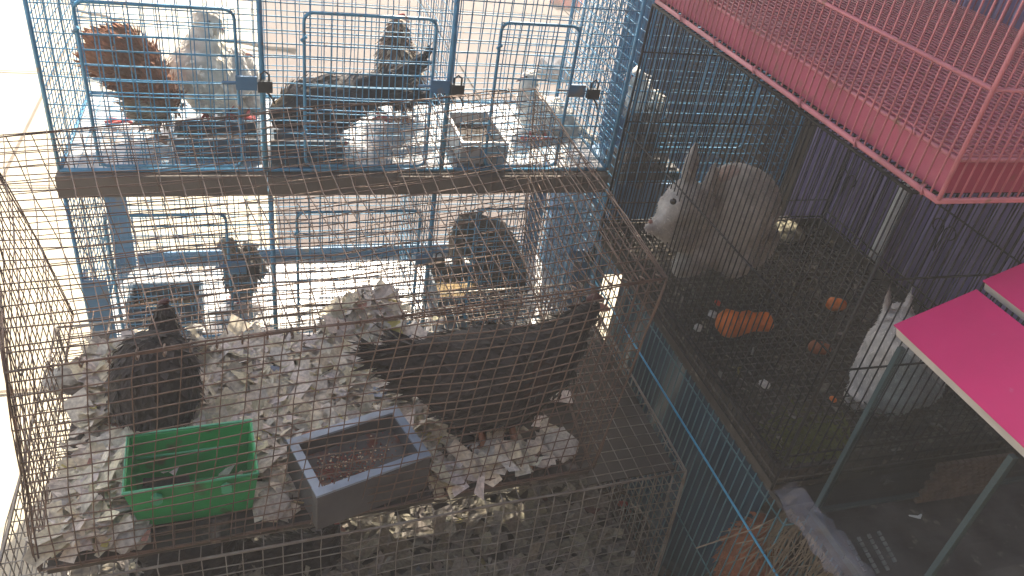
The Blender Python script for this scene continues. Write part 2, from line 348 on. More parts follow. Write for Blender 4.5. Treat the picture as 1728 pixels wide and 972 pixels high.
# ---------------- feed trays ----------------
def trough(x0, x1, y0, y1, z0, z1, m, mi, label, th=.008, fill=.4, group=None, fillmat=None, rot=0, taper=.0, cat='feed tray'):
    t = thing('feed_tray', label, cat, ((x0+x1)/2, (y0+y1)/2, z0), group)
    cx, cy = (x0+x1)/2, (y0+y1)/2; hx, hy = (x1-x0)/2, (y1-y0)/2
    def ringp(a, z, k): return [(-hx*k+a, -hy*k+a, z), (hx*k-a, -hy*k+a, z), (hx*k-a, hy*k-a, z), (-hx*k+a, hy*k-a, z)]
    rg = [ringp(0, z0, 1-taper), ringp(0, z1, 1), ringp(th, z1, 1), ringp(th, z0+th, 1-taper)]
    vs = [p for r_ in rg for p in r_]; fs = [(3, 2, 1, 0), (12, 13, 14, 15)]
    for L in range(3):
        for k in range(4): fs.append((L*4+k, L*4+(k+1) % 4, L*4+4+(k+1) % 4, L*4+4+k))
    mb = MB(); rm = Matrix.Rotation(R(rot), 3, 'Z')
    mb.add([rm @ Vector(p) + V(cx, cy, 0) for p in vs], fs); o = mb.build('box', m, t)
    b = o.modifiers.new('b', 'BEVEL'); b.width = .0015; b.segments = 2
    fm = MB(); zf = z0+(z1-z0)*fill
    kk = 1-taper*(1-fill)
    P = ringp(th+.001, zf, kk); n = 12; vv = []
    for i in range(n+1):
        for k in range(n+1):
            q = bil([Vector(a_) for a_ in P], i/n, k/n); q.z += noise.noise(q*30)*.006; vv.append(rm @ q + V(cx, cy, 0))
    fm.add(vv, [(i*(n+1)+k, (i+1)*(n+1)+k, (i+1)*(n+1)+k+1, i*(n+1)+k+1) for i in range(n) for k in range(n)])
    fm.build('feed', mi if not fillmat else fillmat, t, True)
    return t, rm, V(cx, cy, zf), hx, hy
GT = 'feed trays in the blue cages'
M['feedd'] = mat('dark_feed', (.06, .05, .045), .9, var=.5, scale=50, bump=.8)
M['seedm'] = mat('brown_grain', (.28, .2, .1), .9, var=.5, scale=90, bump=.8)
trough(-.165, .01, 1.645, 1.745, .846, .885, M['traypaint'], M['feedd'], 'long blue tray under the cream pigeon', group=GT)
trough(.03, .185, 1.608, 1.675, .846, .90, M['traypaint'], M['feedd'], 'blue tray under the chest of the feeding black pigeon', group=GT)
trough(.445, .56, 1.61, 1.79, .846, .90, M['tin'], M['feedd'], 'pale edged tray with dark inside, between the black pigeon and the white dove', group=GT)
trough(-.315, -.145, 1.675, 1.787, .36, .43, M['traypaint'], M['seedm'], 'blue tray of grain beside the small grey pigeon in the lower cage', group=GT)
te = trough(.44, .585, 1.655, 1.825, .36, .43, M['traypaint'], M['seedm'], 'blue tray with yellow grain beside the round dark hen in the lower cage', group=GT)

# ---------------- rusty cage with hens ----------------
fl, fr_, brr, bl = V(-.29,.743,.70), V(.50,.798,.70), V(.57,1.454,.70), V(-.33,1.30,.70)
tfl, tfr, tbr, tbl = V(-.256,.724,1.05), V(.56,.835,1.05), V(.584,1.555,1.05), V(-.40,1.285,1.05)
HC = thing('wire_cage', 'rusty brown wire cage of shredded paper holding two black hens', 'cage', (.13, 1.05, .69), 'wire cages in front')
def jgrid(name, c, nu, nv, m, t, r=.0009, jit=.006, sag=0, segs=9): mb = MB(); grid(mb, c, nu, nv, r, jit, segs, sag); return mb.build(name, m, t, True)
jgrid('front_panel', [fl, fr_, tfr, tfl], 36, 21, M['rust'], HC)
jgrid('back_panel', [bl, brr, tbr, tbl], 32, 14, M['rust'], HC)
jgrid('side_panel', [fl, bl, tbl, tfl], 22, 17, M['rust'], HC)
jgrid('side_panel', [fr_, brr, tbr, tfr], 24, 17, M['rust'], HC)
jgrid('top_panel', [tfl, tfr, tbr, tbl], 36, 25, M['rust'], HC, .0009, .008, .012)
jgrid('floor_grid', [fl, fr_, brr, bl], 31, 25, M['rust'], HC, .001, .003)
ed = MB()
for a_, b_ in ((tfl,tfr),(tfr,tbr),(tbr,tbl),(tbl,tfl),(fl,fr_),(fr_,brr),(brr,bl),(bl,fl),(fl,tfl),(fr_,tfr),(brr,tbr),(bl,tbl)):
    pts = [a_.lerp(b_, k/8)+noise.noise_vector(a_.lerp(b_, k/8)*5)*.006 for k in range(9)]
    ed.wire(pts, .0014 if a_.z > 1 else .0012, 6)
ed.build('edge_wire', M['rust'], HC, True)
for i in range(30):
    hk = MB()
    q = tfl.lerp(tfr, (i+.5)/30)+noise.noise_vector(tfl.lerp(tfr, (i+.5)/30)*5)*.006
    hk.wire([q+V(0,.012,.0), q+V(0,-.002,.005), q+V(0,-.006,0), q+V(0,-.002,-.006), q+V(.001,.008,-.006)], .0013, 5)
    hk.build('hook', M['rust'], HC, True)
tr = MB(); tr.hexa([V(-.285,.75,.682),V(.50,.803,.682),V(.56,1.19,.682),V(-.30,1.17,.682)], [V(-.285,.75,.692),V(.50,.803,.692),V(.56,1.19,.692),V(-.30,1.17,.692)])
tr.build('tray', M['floor'], HC)

# lower cage beneath
LC = thing('wire_cage', 'dull wire cage under the black hens, with dark hens in its shade', 'cage', (.15, 1.0, .37), 'wire cages in front')
a0, a1, a2, a3 = V(-.35,.735,.672), V(.68,.79,.672), V(.69,1.36,.672), V(-.36,1.30,.672)
b0, b1, b2, b3 = V(-.34,.72,.37), V(.675,.76,.37), V(.68,1.36,.37), V(-.35,1.30,.37)
jgrid('front_panel', [b0, b1, a1, a0], 38, 15, M['galv'], LC, .0009, .005)
jgrid('side_panel', [b1, b2, a2, a1], 22, 15, M['galv'], LC, .0009, .005)
jgrid('side_panel', [b0, b3, a3, a0], 22, 15, M['galv'], LC, .0009, .005)
jgrid('back_panel', [b3, b2, a2, a3], 38, 15, M['galv'], LC, .0009, .005)
jgrid('top_panel', [a0, a1, a2, a3], 38, 24, M['galv'], LC, .0009, .003)
ed = MB()
for a_, b_ in ((a0,a1),(a1,a2),(a2,a3),(a3,a0),(b0,b1),(b1,b2),(b2,b3),(b3,b0),(a0,b0),(a1,b1),(a2,b2),(a3,b3)): ed.wire([a_.lerp(b_, k/6)+noise.noise_vector(a_.lerp(b_, k/6)*5)*.004 for k in range(7)], .002, 6)
ed.build('edge_wire', M['galv'], LC, True)
tr = MB(); tr.hexa([b0-V(0,0,.012), b1-V(0,0,.012), b2-V(0,0,.012), b3-V(0,0,.012)], [b0-V(0,0,.003), b1-V(0,0,.003), b2-V(0,0,.003), b3-V(0,0,.003)])
tr.build('tray', M['floor'], LC)
cv = MB(); cv.hexa([V(.505,.80,.655),V(.672,.81,.655),V(.68,1.27,.655),V(.565,1.27,.655)], [V(.505,.80,.658),V(.672,.81,.658),V(.68,1.27,.658),V(.565,1.27,.658)]); cv.build('slit_blocker', M['shelf'], LC)  # dark sheet added to block the bright slit beside the hen cage
tb = thing('bench', 'dark wooden bench carrying the stack of wire hen cages', 'bench', (.15, 1.0, 0))
tt = MB(); tt.box((-.36, .70, .32), (.70, 1.38, .355)); tt.build('bench_top', M['wood'], tb)
for (x, y) in ((-.33,.74),(.65,.74),(-.33,1.33),(.65,1.33)): q = MB(); q.box((x-.025,y-.025,0),(x+.025,y+.025,.319)); q.build('leg', M['wood'], tb)

# ---------------- paper litter ----------------
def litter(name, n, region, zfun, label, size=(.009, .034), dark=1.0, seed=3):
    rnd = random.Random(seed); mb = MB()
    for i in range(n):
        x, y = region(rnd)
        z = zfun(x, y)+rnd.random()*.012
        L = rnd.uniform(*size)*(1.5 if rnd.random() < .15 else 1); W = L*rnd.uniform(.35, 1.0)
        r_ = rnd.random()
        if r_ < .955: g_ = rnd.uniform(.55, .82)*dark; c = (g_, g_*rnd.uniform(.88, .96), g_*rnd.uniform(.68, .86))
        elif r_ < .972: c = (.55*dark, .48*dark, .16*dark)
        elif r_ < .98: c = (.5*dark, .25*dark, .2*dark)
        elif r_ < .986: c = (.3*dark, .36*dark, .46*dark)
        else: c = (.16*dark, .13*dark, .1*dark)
        rot = Matrix.Rotation(rnd.uniform(0, 6.3), 3, 'Z') @ Matrix.Rotation(rnd.gauss(0, .33), 3, 'X') @ Matrix.Rotation(rnd.gauss(0, .33), 3, 'Y')
        cu = rnd.uniform(-.35, .35)*L; nseg = 3; vs = []
        sk = [rnd.uniform(.55, 1.2) for _ in range(nseg+1)]
        for k in range(nseg+1):
            t = k/nseg*2-1
            for s_ in (-1, 1): vs.append(rot @ Vector((t*L+rnd.uniform(-.1, .1)*L, s_*W*sk[k]*.5+rnd.uniform(-.15, .15)*W, cu*t*t+rnd.uniform(-.1, .1)*L))+V(x, y, z+.004))
        mb.add(vs, [(2*k, 2*k+2, 2*k+3, 2*k+1) for k in range(nseg)], c)
    o = mb.build(name, M['paper'], attr=True)
    o['label'] = label; o['category'] = 'litter'; return stuff(o)
def reg1(rnd):
    while 1:
        x = rnd.uniform(-.27, .50); y = rnd.uniform(.755, 1.24)
        lo = .762+(x+.29)*.07
        if y < lo: continue
        if x > .40 and rnd.random() < .93: continue
        if x > .27 and rnd.random() < (.55 if y < .87 else .8): continue
        if y > 1.17 and not (.11 < x < .25):
            if rnd.random() < .96: continue
        if -.20 < x < -.008 and .77 < y < .89: continue
        if .24 < x < .42 and .83 < y < .93 and rnd.random() < .75: continue
        if .02 < x < .23 and .765 < y < .895: continue
        if -.26 < x < -.2 and .86 < y < 1.0 and rnd.random() < .4: continue
        return x, y
def zf1(x, y):
    z = .694 + max(0, noise.noise(V(x*7, y*7, 2)))*.03*(1 if y < 1.1 else .4)
    z += .055*math.exp(-((x-.19)**2+(y-1.235)**2)/.003) + .05*math.exp(-((x+.29)**2+(y-1.1)**2)/.006)
    z += .03*math.exp(-((x+.27)**2+(y-.8)**2)/.006)
    return z
litter('paper_litter', 3600, reg1, zf1, 'torn newspaper scraps heaped over the floor of the rusty hen cage')
# crumpled bigger sheets
def crumple(c, r, col, seed, m='paper'):
    rnd = random.Random(seed); bm = bmesh.new(); bmesh.ops.create_icosphere(bm, subdivisions=3, radius=1)
    vs = []; 
    for v in bm.verts:
        d = v.co.normalized(); k = 1+.38*noise.noise(d*2.3+V(seed, 0, 0))+.18*abs(noise.noise(d*6+V(0, seed, 0)))
        vs.append(Vector(c)+V(d.x*r*k, d.y*r*k, d.z*r*k*.6))
    fs = [tuple(v.index for v in f.verts) for f in bm.faces]; bm.free(); mb = MB(); mb.add(vs, fs, col); return mb
for i, (px, py, r, col, lb) in enumerate([(115,640,.03,(.42,.4,.35),'crumpled paper ball at the left wall of the rusty cage, level with the left hen'),
        (575,530,.03,(.36,.34,.3),'crumpled paper lump against the back of the litter, left of the big black hen'),
        (130,880,.035,(.45,.44,.4),'large crumpled sheet in the front left corner of the rusty cage'),
        (945,750,.03,(.5,.49,.46),'crumpled white paper lying right of the big black hen feet'),
        (1095,640,.0,(0,0,0),''),
        (215,900,.028,(.46,.45,.42),'crumpled paper just below the green feeder'),
        (460,850,.025,(.42,.4,.38),'crumpled paper between the green and the grey feeders')]):
    if r == 0: continue
    q = atz(px, py, .705); tag(crumple(q, r, col, i*3+1).build('paper_ball', M['paper'], attr=True), lb, 'paper', 'crumpled papers in the hen cage')
def reg2(rnd): return rnd.uniform(-.3, .66), rnd.uniform(.74, 1.3)
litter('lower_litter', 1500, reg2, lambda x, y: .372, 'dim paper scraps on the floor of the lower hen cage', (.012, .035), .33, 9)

# ---------------- feeders in front cage ----------------
def green_feeder():
    t = thing('green_feeder', 'bright green plastic feeder with two knobs on its front', 'feeder', (-.10, .83, .70))
    rm = Matrix.Rotation(R(3), 3, 'Z'); c = V(-.104, .828, 0); th = .003
    T = [V(-.084,-.05,.792), V(.084,-.05,.792), V(.082,.05,.797), V(-.082,.05,.797)]
    B = [V(-.073,-.032,.70), V(.073,-.032,.70), V(.073,.042,.70), V(-.073,.042,.70)]
    Ti = [v+V(-math.copysign(th, v.x), -math.copysign(th, v.y), 0) for v in T]; Bi = [v+V(-math.copysign(th, v.x), -math.copysign(th, v.y), th) for v in B]
    mb = MB(); vs = B+T+Ti+Bi; fs = [(3,2,1,0),(12,13,14,15)]
    for L in range(3):
        for k in range(4): fs.append((L*4+k, L*4+(k+1) % 4, L*4+4+(k+1) % 4, L*4+4+k))
    mb.add([rm @ v+c for v in vs], fs); o = mb.build('bin', M['grnp'], t)
    b = o.modifiers.new('b', 'BEVEL'); b.width = .001; b.segments = 2
    rim = MB(); rim.wire([rm @ (v+V(0,0,.001))+c for v in T], .0022, 6, closed=True)
    rim.build('rim', M['grnk'], t, True)
    ri = MB(); ri.wire([rm @ v+c for v in (V(-.078,.043,.758), V(.078,.043,.758))], .0018, 5); ri.build('ridge', M['grnk'], t, True)
    for x in (-.045, .042):
        k = MB(); ctr = V(x, -.05, .776); n = 6; vs = []
        for yy in (0, -.006):
            for i in range(n): a_ = 2*math.pi*i/n+.5; vs.append(rm @ (ctr+V(.0078*math.cos(a_), yy, .0095*math.sin(a_)))+c)
        k.add(vs, [tuple(range(n-1, -1, -1)), tuple(range(n, 2*n))]+[(i, (i+1) % n, n+(i+1) % n, n+i) for i in range(n)]); k.build('knob', M['grnk'], t)
    f = MB(); f.add([rm @ v+c for v in (V(-.07,-.03,.712), V(.0,-.03,.712), V(-.01,.038,.716), V(-.07,.038,.722))], [(0,1,2,3)]); f.build('leftover_feed', M['feedd'], t)
green_feeder()
gt, rm, gc, hx, hy = trough(.036, .214, .771, .889, .70, .768, M['grey'], M['greyd'], 'grey painted wooden trough of red grain and corn beside the green feeder', .013, .6, rot=17, cat='trough')
rp = MB()
for (sx0, sy0, sx1, sy1) in ((-hx, -hy, hx, -hy+.013), (-hx, hy-.013, hx, hy), (-hx, -hy+.0132, -hx+.013, hy-.0132), (hx-.013, -hy+.0132, hx, hy-.0132)):
    rp.hexa([rm @ V(x_, y_, 0)+V(gc.x, gc.y, .7685) for x_, y_ in ((sx0,sy0),(sx1,sy0),(sx1,sy1),(sx0,sy1))], [rm @ V(x_, y_, 0)+V(gc.x, gc.y, .7725) for x_, y_ in ((sx0,sy0),(sx1,sy0),(sx1,sy1),(sx0,sy1))])
rp.build('rim', mat('worn_blue_grey_paint', (.26, .33, .42), .6, var=.25, scale=30, bump=.3, dirt=((.2,.18,.16), 30, .6)), gt)
sd_ = MB(); rnd = random.Random(5)
for i in range(1500):
    u_ = rnd.uniform(-1, 1); v_ = rnd.uniform(-1, 1)
    q = V(u_*hx*.82, v_*hy*.72, 0); dens = math.exp(-(((q.x+.028)/.042)**2+((q.y+.008)/.026)**2)) + .16*math.exp(-(((q.x-.045)/.02)**2+((q.y-.01)/.02)**2))
    if rnd.random() > dens*1.5: continue
    r_ = rnd.uniform(.0011, .0018); corn = rnd.random() < .13; h_ = .012*dens*rnd.random()
    c = (.75, .6, .42) if corn else (rnd.uniform(.2, .34), rnd.uniform(.04, .08), .035)
    p_ = rm @ q + gc + V(0, 0, .004+h_+(.0015 if corn else 0)); r_ *= 1.25 if corn else 1
    sd_.add([p_+V(r_,0,0), p_+V(-r_,0,0), p_+V(0,r_,0), p_+V(0,-r_,0), p_+V(0,0,r_), p_+V(0,0,-r_)], [(0,2,4),(2,1,4),(1,3,4),(3,0,4),(2,0,5),(1,2,5),(3,1,5),(0,3,5)], c)
o = sd_.build('grain', M['attr'], None, True, True); o['label'] = 'red grain and pale corn kernels in the grey trough'; o['category'] = 'grain'; stuff(o)

# ---------------- animals ----------------
DG = bpy.context.evaluated_depsgraph_get
def body(name, mb, voxel, m, parent, colf, bump=0, bs=40, smooth=5):
    me = bpy.data.meshes.new(name); me.from_pydata([tuple(v) for v in mb.v], [], mb.f); me.update()
    o = bpy.data.objects.new(name, me); COL.objects.link(o)
    r_ = o.modifiers.new('r', 'REMESH'); r_.mode = 'VOXEL'; r_.voxel_size = voxel
    s_ = o.modifiers.new('s', 'SMOOTH'); s_.iterations = smooth; s_.factor = .6
    bpy.context.view_layer.update()
    nm = bpy.data.meshes.new_from_object(o.evaluated_get(DG())); nm.name = name
    o.modifiers.clear(); o.data = nm; bpy.data.meshes.remove(me)
    cols = []
    for v in nm.vertices:
        if bump:
            k = noise.noise(v.co*bs)*bump + noise.noise(v.co*bs*2.5)*bump*.5
            v.co = v.co + v.normal*k
        c = colf(v.co); w = .85+.3*noise.noise(v.co*60); cols += [c[0]*w, c[1]*w, c[2]*w, 1]
    a_ = nm.color_attributes.new('Col', 'FLOAT_COLOR', 'POINT'); a_.data.foreach_set('color', cols)
    nm.polygons.foreach_set('use_smooth', [True]*len(nm.polygons))
    nm.materials.clear(); nm.materials.append(m)
    o.parent = parent; o.location = -parent.location
    return o
def plumage(bo, parent, n, L, W, tail, m, colf, lift=.35, seed=1, sel=None, name='plumage'):
    rnd = random.Random(seed); me = bo.data; polys = me.polygons; tail = Vector(tail).normalized(); mb = MB(); tries = 0; cnt = 0
    while cnt < n and tries < n*20:
        tries += 1
        p = polys[rnd.randrange(len(polys))]; c = p.center.copy(); nn = p.normal
        if sel and not sel(c): continue
        cnt += 1
        t = (tail - nn*tail.dot(nn)); 
        if t.length < .1: t = nn.orthogonal()
        t = (t.normalized()+Vector((rnd.gauss(0, .25), rnd.gauss(0, .25), rnd.gauss(0, .25)))).normalized()
        d = (t+nn*lift*rnd.uniform(.3, 1.4)).normalized(); s_ = nn.cross(d).normalized(); l = L*rnd.uniform(.6, 1.3); w = W*rnd.uniform(.6, 1.2)
        b_ = c-nn*.001; col = colf(c); k = rnd.uniform(.7, 1.35); col = tuple(x*k for x in col)
        mb.add([b_, b_+d*l*.45+s_*w*.5+nn*.001, b_+d*l, b_+d*l*.45-s_*w*.5+nn*.001], [(0, 1, 2, 3)], col)
    o = mb.build(name, m, None, False, True); o.parent = parent; o.location = -parent.location; return o
def ball(name, p, r, m, parent):
    bm = bmesh.new(); bmesh.ops.create_uvsphere(bm, u_segments=12, v_segments=8, radius=r)
    vs = [v.co+Vector(p) for v in bm.verts]; fs = [tuple(v.index for v in f.verts) for f in bm.faces]; bm.free()
    return meshobj(name, vs, fs, m, parent, True)
def leg(parent, hip, foot, m, r=.003, toe=.022, head=0):
    mb = MB(); hip = Vector(hip); foot = Vector(foot); kn = hip.lerp(foot, .45)+V(.003, .006, 0)
    mb.wire([hip, kn, foot+V(0, 0, r)], r, 6)
    for a_ in (-35, 0, 35, 180):
        an = R(a_)+head; L = toe*(.6 if a_ == 180 else 1); d = V(math.cos(an), math.sin(an), 0)
        mb.wire([foot+V(0,0,r), foot+d*L*.5+V(0,0,r*1.3), foot+d*L+V(0,0,r*.5)], r*.75, 5)
    return mb.build('leg', m, parent, True)
def cone(name, A, B, r, m, parent, r2=.0006):
    mb = MB(); A = Vector(A); B = Vector(B); mid = A.lerp(B, .6)+V(0, 0, r*.15); mb.capsule(A, mid, r, r*.6); mb.capsule(mid, B, r*.6, r2); return mb.build(name, m, parent, True)
def caps(mb, y, chain, k=1.0, flat=1.0, ax=None):
    """chain of (px, py, radius_px, dy): capsules on the plane y; radius scaled to metres"""
    P = []
    for c in chain:
        dy = c[3] if len(c) > 3 else 0
        q = aty(c[0], c[1], y+dy); s_ = ((q-CAM).dot(_fwd))/FPX; P.append((q, c[2]*s_*k))
    for a_, b_ in zip(P, P[1:]): mb.capsule(a_[0], b_[0], a_[1], b_[1], flat, ax)
def pal(base, *spots):
    def f(c):
        col = Vector(base)
        for (p, r, cc) in spots:
            d = (c-p).length+noise.noise(c*45)*r*.25
            if d < r: col = Vector(cc)
            elif d < r*1.25: col = col.lerp(Vector(cc), (r*1.25-d)/(r*.25))
        return tuple(col)
    return f
BIRDG = 'birds in the blue cages'

# brown fluffy hen
y = 1.75; T = thing('hen', 'fluffy reddish brown hen with ruffled feathers beside the cream pigeon', 'hen', atz(262, 238, .845), BIRDG)
mb = MB(); caps(mb, y, [(258,165,36),(235,130,44),(200,100,42)]); caps(mb, y, [(185,95,34),(165,105,20)]); caps(mb, y, [(250,110,26),(215,75,26),(185,80,28)]); caps(mb, y, [(262,140,30,.01),(282,170,22,.01)])
caps(mb, y, [(262,185,24),(262,205,12)]); caps(mb, y, [(235,170,26),(250,190,20)])
fc = pal((.30,.13,.075), (aty(248,185,y), .05, (.42,.33,.24)), (aty(155,105,y), .045, (.42,.17,.08)))
bo = body('body', mb, .0045, M['feather'], T, fc, .003)
plumage(bo, T, 1500, .028, .011, (-.8,0,.5), M['feather'], fc, .7, 3)
leg(T, aty(263,200,y), atz(262,238,.848), M['leg'], .0045, .03); leg(T, aty(240,190,y), atz(205,215,.848)+V(0,.02,0), M['legred'], .0045, .035, 3.1)
# cream pigeon
y = 1.86; T = thing('pigeon', 'big cream pigeon looking down to the right from its blue tray', 'pigeon', atz(350, 198, .845), BIRDG)
mb = MB(); caps(mb, y, [(345,30,19),(350,42,20)]); caps(mb, y, [(345,45,18),(344,82,34),(345,120,56),(355,145,48),(370,165,24)]); caps(mb, y, [(320,105,32),(325,140,30)]); caps(mb, y, [(385,100,26,.01),(400,140,26,.01)]); caps(mb, y, [(365,160,30,.02),(400,180,16,.04),(425,190,8,.08)])
caps(mb, y, [(362,32,13,-.005),(366,42,10,-.008)])
fc = pal((.88,.82,.72), (aty(400,120,y), .05, (.8,.76,.72)))
bo = body('body', mb, .0045, M['feather'], T, fc, .0012)
plumage(bo, T, 700, .018, .010, (0,.3,-1), M['feather'], fc, .04, 4)
cone('beak', aty(369,43,y-.01), aty(378,55,y-.015), .006, M['beak'], T); ball('eye', aty(352,37,y-.036), .0038, M['eye'], T)
for px in (352, 392): leg(T, aty(px,170,y), atz(px-6,197,.848), M['legred'], .0045, .03, -1.2)
# pied head behind the latch (cream pigeon's mate)
y = 1.93; T = thing('pigeon', 'small white pigeon half hidden behind the cream pigeon and the padlock', 'pigeon', atz(425, 195, .845), BIRDG)
mb = MB(); caps(mb, y, [(408,95,13),(415,120,20),(420,160,24),(435,185,14),(445,195,8)]); fc = pal((.68,.64,.6))
bo = body('body', mb, .0045, M['feather'], T, fc, .001); cone('beak', aty(418,92,y-.01), aty(430,98,y-.012), .005, M['beak'], T); ball('eye', aty(410,91,y-.026), .0035, M['eye'], T)
leg(T, aty(420,178,y), atz(415,203,.848), M['legred'], .004, .025)
# black pigeon feeding, body sloping up to the right
y = 1.74; T = thing('pigeon', 'long black pigeon bending over its tray with two pointed wing tips to the right', 'pigeon', atz(560, 240, .845), BIRDG)
mb = MB(); caps(mb, y, [(478,190,24),(520,180,46),(570,172,44),(620,155,30),(660,138,22)]); caps(mb, y, [(478,205,20),(505,228,18)]); caps(mb, y, [(510,215,24),(560,215,20)])
caps(mb, y, [(600,165,22,.02),(680,164,12,.03),(750,168,6,.05)], flat=.6, ax=(0,1,0)); caps(mb, y, [(620,148,24,-.02),(670,132,18,-.02),(705,108,10,-.02),(716,92,5,-.02)], flat=.6, ax=(0,1,0))
fc = pal((.035,.035,.045), (aty(655,92,y), .012, (.5,.5,.5)), (aty(520,200,y), .05, (.05,.035,.045)), (aty(470,165,y), .02, (.2,.15,.1)))
bo = body('body', mb, .0045, M['glossf'], T, fc, .001)
plumage(bo, T, 900, .035, .012, (1,.1,.35), M['glossf'], fc, .12, 5)
cone('beak', aty(470,212,y), aty(458,224,y), .006, M['beak'], T)
leg(T, aty(560,215,y), atz(565,243,.848), M['legred'], .0045, .03); leg(T, aty(630,175,y), atz(640,203,.848), M['legred'], .0045, .03)
# mottled hen stretching up behind
y = 1.90; T = thing('hen', 'mottled brown bird stretching its striped neck up behind the black pigeon', 'hen', atz(668, 200, .845), BIRDG)
mb = MB(); caps(mb, y, [(672,36,10),(670,55,16),(668,85,27),(672,120,34),(680,150,26)]); caps(mb, y, [(690,130,22),(705,150,14)])
def fc(c):
    k = noise.noise(c*90); return (.42,.33,.25) if k > .18 else ((.09,.05,.045) if k < .02 else (.2,.1,.075))
bo = body('body', mb, .0045, M['feather'], T, fc, .0015)
plumage(bo, T, 1100, .032, .009, (.1,0,-1), M['feather'], lambda c: (.5,.42,.33) if random.random() < .3 else (.1,.06,.05), .35, 6)
cone('beak', aty(668,32,y-.01), aty(655,28,y-.015), .006, M['beak'], T); ball('eye', aty(668,38,y-.02), .0035, M['eye'], T)
cb = MB(); caps(cb, y, [(672,30,5),(680,26,4)]); cb.build('comb', M['comb'], T, True)
for px in (664, 682): leg(T, aty(px,170,y), atz(px,203,.848), M['leg'], .005, .03, -1.3)
# white dove
y = 1.82; T = thing('dove', 'white dove with its tail stretched to the right, beside the pale edged tray', 'dove', atz(905, 225, .845), BIRDG)
mb = MB(); caps(mb, y, [(893,132,14),(891,150,15),(893,172,24),(908,192,33),(938,204,30),(965,225,18)]); caps(mb, y, [(930,185,22,.02),(955,210,16,.03),(1000,238,8,.05)]); caps(mb, y, [(940,225,12),(990,240,9)], flat=.5, ax=(0,0,1))
fc = pal((.88,.85,.8)); bo = body('body', mb, .0045, M['feather'], T, fc, .001); plumage(bo, T, 300, .024, .01, (1,0,-.5), M['feather'], fc, .1, 8)
cone('beak', aty(882,132,y-.01), aty(871,138,y-.012), .005, M['beak'], T); ball('eye', aty(888,130,y-.024), .0035, M['eye'], T)
for px in (895, 920): leg(T, aty(px,215,y), atz(px,236,.848), M['legred'], .004, .026, 3)
# white headed grey bird at right on the box
y = 1.73; T = thing('pigeon', 'grey pigeon with white head and shoulders on the black box', 'pigeon', V(.985, 1.73, .806), BIRDG)
mb = MB(); caps(mb, y, [(1074,128,13),(1080,150,20),(1085,180,32),(1088,215,34),(1092,245,24)]); caps(mb, y, [(1098,170,20),(1110,200,14),(1122,250,7)])
fc = pal((.13,.13,.14), (aty(1078,135,y), .06, (.85,.83,.8)), (aty(1105,170,y), .035, (.75,.75,.7)))
bo = body('body', mb, .0045, M['feather'], T, fc, .001); plumage(bo, T, 600, .024, .01, (.2,0,-1), M['feather'], fc, .2, 9)
cone('beak', aty(1062,130,y-.01), aty(1050,138,y-.012), .006, M['beak'], T); ball('eye', aty(1068,127,y-.022), .0035, M['eye'], T)
leg(T, aty(1085,245,y), V(.97,1.73,.808), M['legred'], .004, .025)
# lower story: small grey pigeon and round dark hen
y = 1.79; T = thing('pigeon', 'small grey pigeon standing beside the grain tray in the lower cage', 'pigeon', atz(405, 507, .358), BIRDG)
mb = MB(); caps(mb, y, [(385,413,13),(392,430,14),(402,450,26),(408,475,27),(412,490,16)]); caps(mb, y, [(425,450,18,.01),(440,455,10,.02),(420,420,12,.02)])
fc = pal((.17,.16,.15), (aty(388,410,y), .03, (.3,.27,.22)), (aty(380,440,y), .02, (.16,.07,.06)))
bo = body('body', mb, .0045, M['feather'], T, fc, .001); plumage(bo, T, 600, .02, .009, (.3,0,-1), M['feather'], fc, .2, 10)
cone('beak', aty(374,413,y-.01), aty(363,420,y-.012), .005, M['beak'], T); ball('eye', aty(380,410,y-.022), .0035, M['eye'], T)
for px in (400, 415): leg(T, aty(px,485,y), atz(px,508,.36), M['legred'], .004, .025, 3)
y = 1.76; T = thing('hen', 'round dark grey hen hunched over the yellow grain in the lower cage', 'hen', atz(840, 500, .358), BIRDG)
mb = MB(); caps(mb, y, [(780,405,22),(800,395,36),(825,410,42),(850,450,36),(862,475,28)]); caps(mb, y, [(778,400,18),(768,425,12),(775,440,9)]); caps(mb, y, [(830,440,36),(850,480,30)])
fc = pal((.07,.062,.055), (aty(765,415,y), .03, (.3,.24,.18)))
bo = body('body', mb, .0045, M['feather'], T, fc, .0015); plumage(bo, T, 900, .024, .01, (.5,0,-1), M['feather'], fc, .25, 11)
cone('beak', aty(770,438,y-.01), aty(764,452,y-.012), .006, M['beak'], T); ball('eye', aty(766,424,y-.02), .0035, M['eye'], T)
for px in (835, 862): leg(T, aty(px,485,y), atz(px,515,.36), M['leg'], .005, .03, 3)
# black hen left
G2 = 'black hens in the rusty cages'
y = 1.0; T = thing('hen', 'black hen seen from behind, standing just behind the green feeder', 'hen', atz(262, 745, .70), G2)
mb = MB(); caps(mb, y, [(262,700,50),(262,660,72),(262,622,66)]); caps(mb, y, [(270,600,38,.03),(276,565,26,.05),(278,535,17,.06),(276,520,13,.06)]); caps(mb, y, [(235,700,30,-.01),(250,712,26,-.02)]); caps(mb, y, [(292,690,26),(280,712,24)])
fc = pal((.032,.027,.026), (aty(262,730,y), .02, (.06,.035,.03)))
bo = body('body', mb, .0045, M['feather'], T, fc, .002); plumage(bo, T, 1500, .022, .011, (0,-.4,-.8), M['feather'], lambda c: (.045,.038,.036), .15, 12)
cb = MB(); caps(cb, y+.06, [(272,512,6),(280,508,6)]); cb.build('comb', M['darkcomb'], T, True); cone('beak', aty(276,520,y+.075), aty(280,522,y+.1), .006, M['beak'], T)
for px in (245, 285): leg(T, aty(px,715,y), atz(px,748,.71), M['legdark'], .005, .03, -1.5)
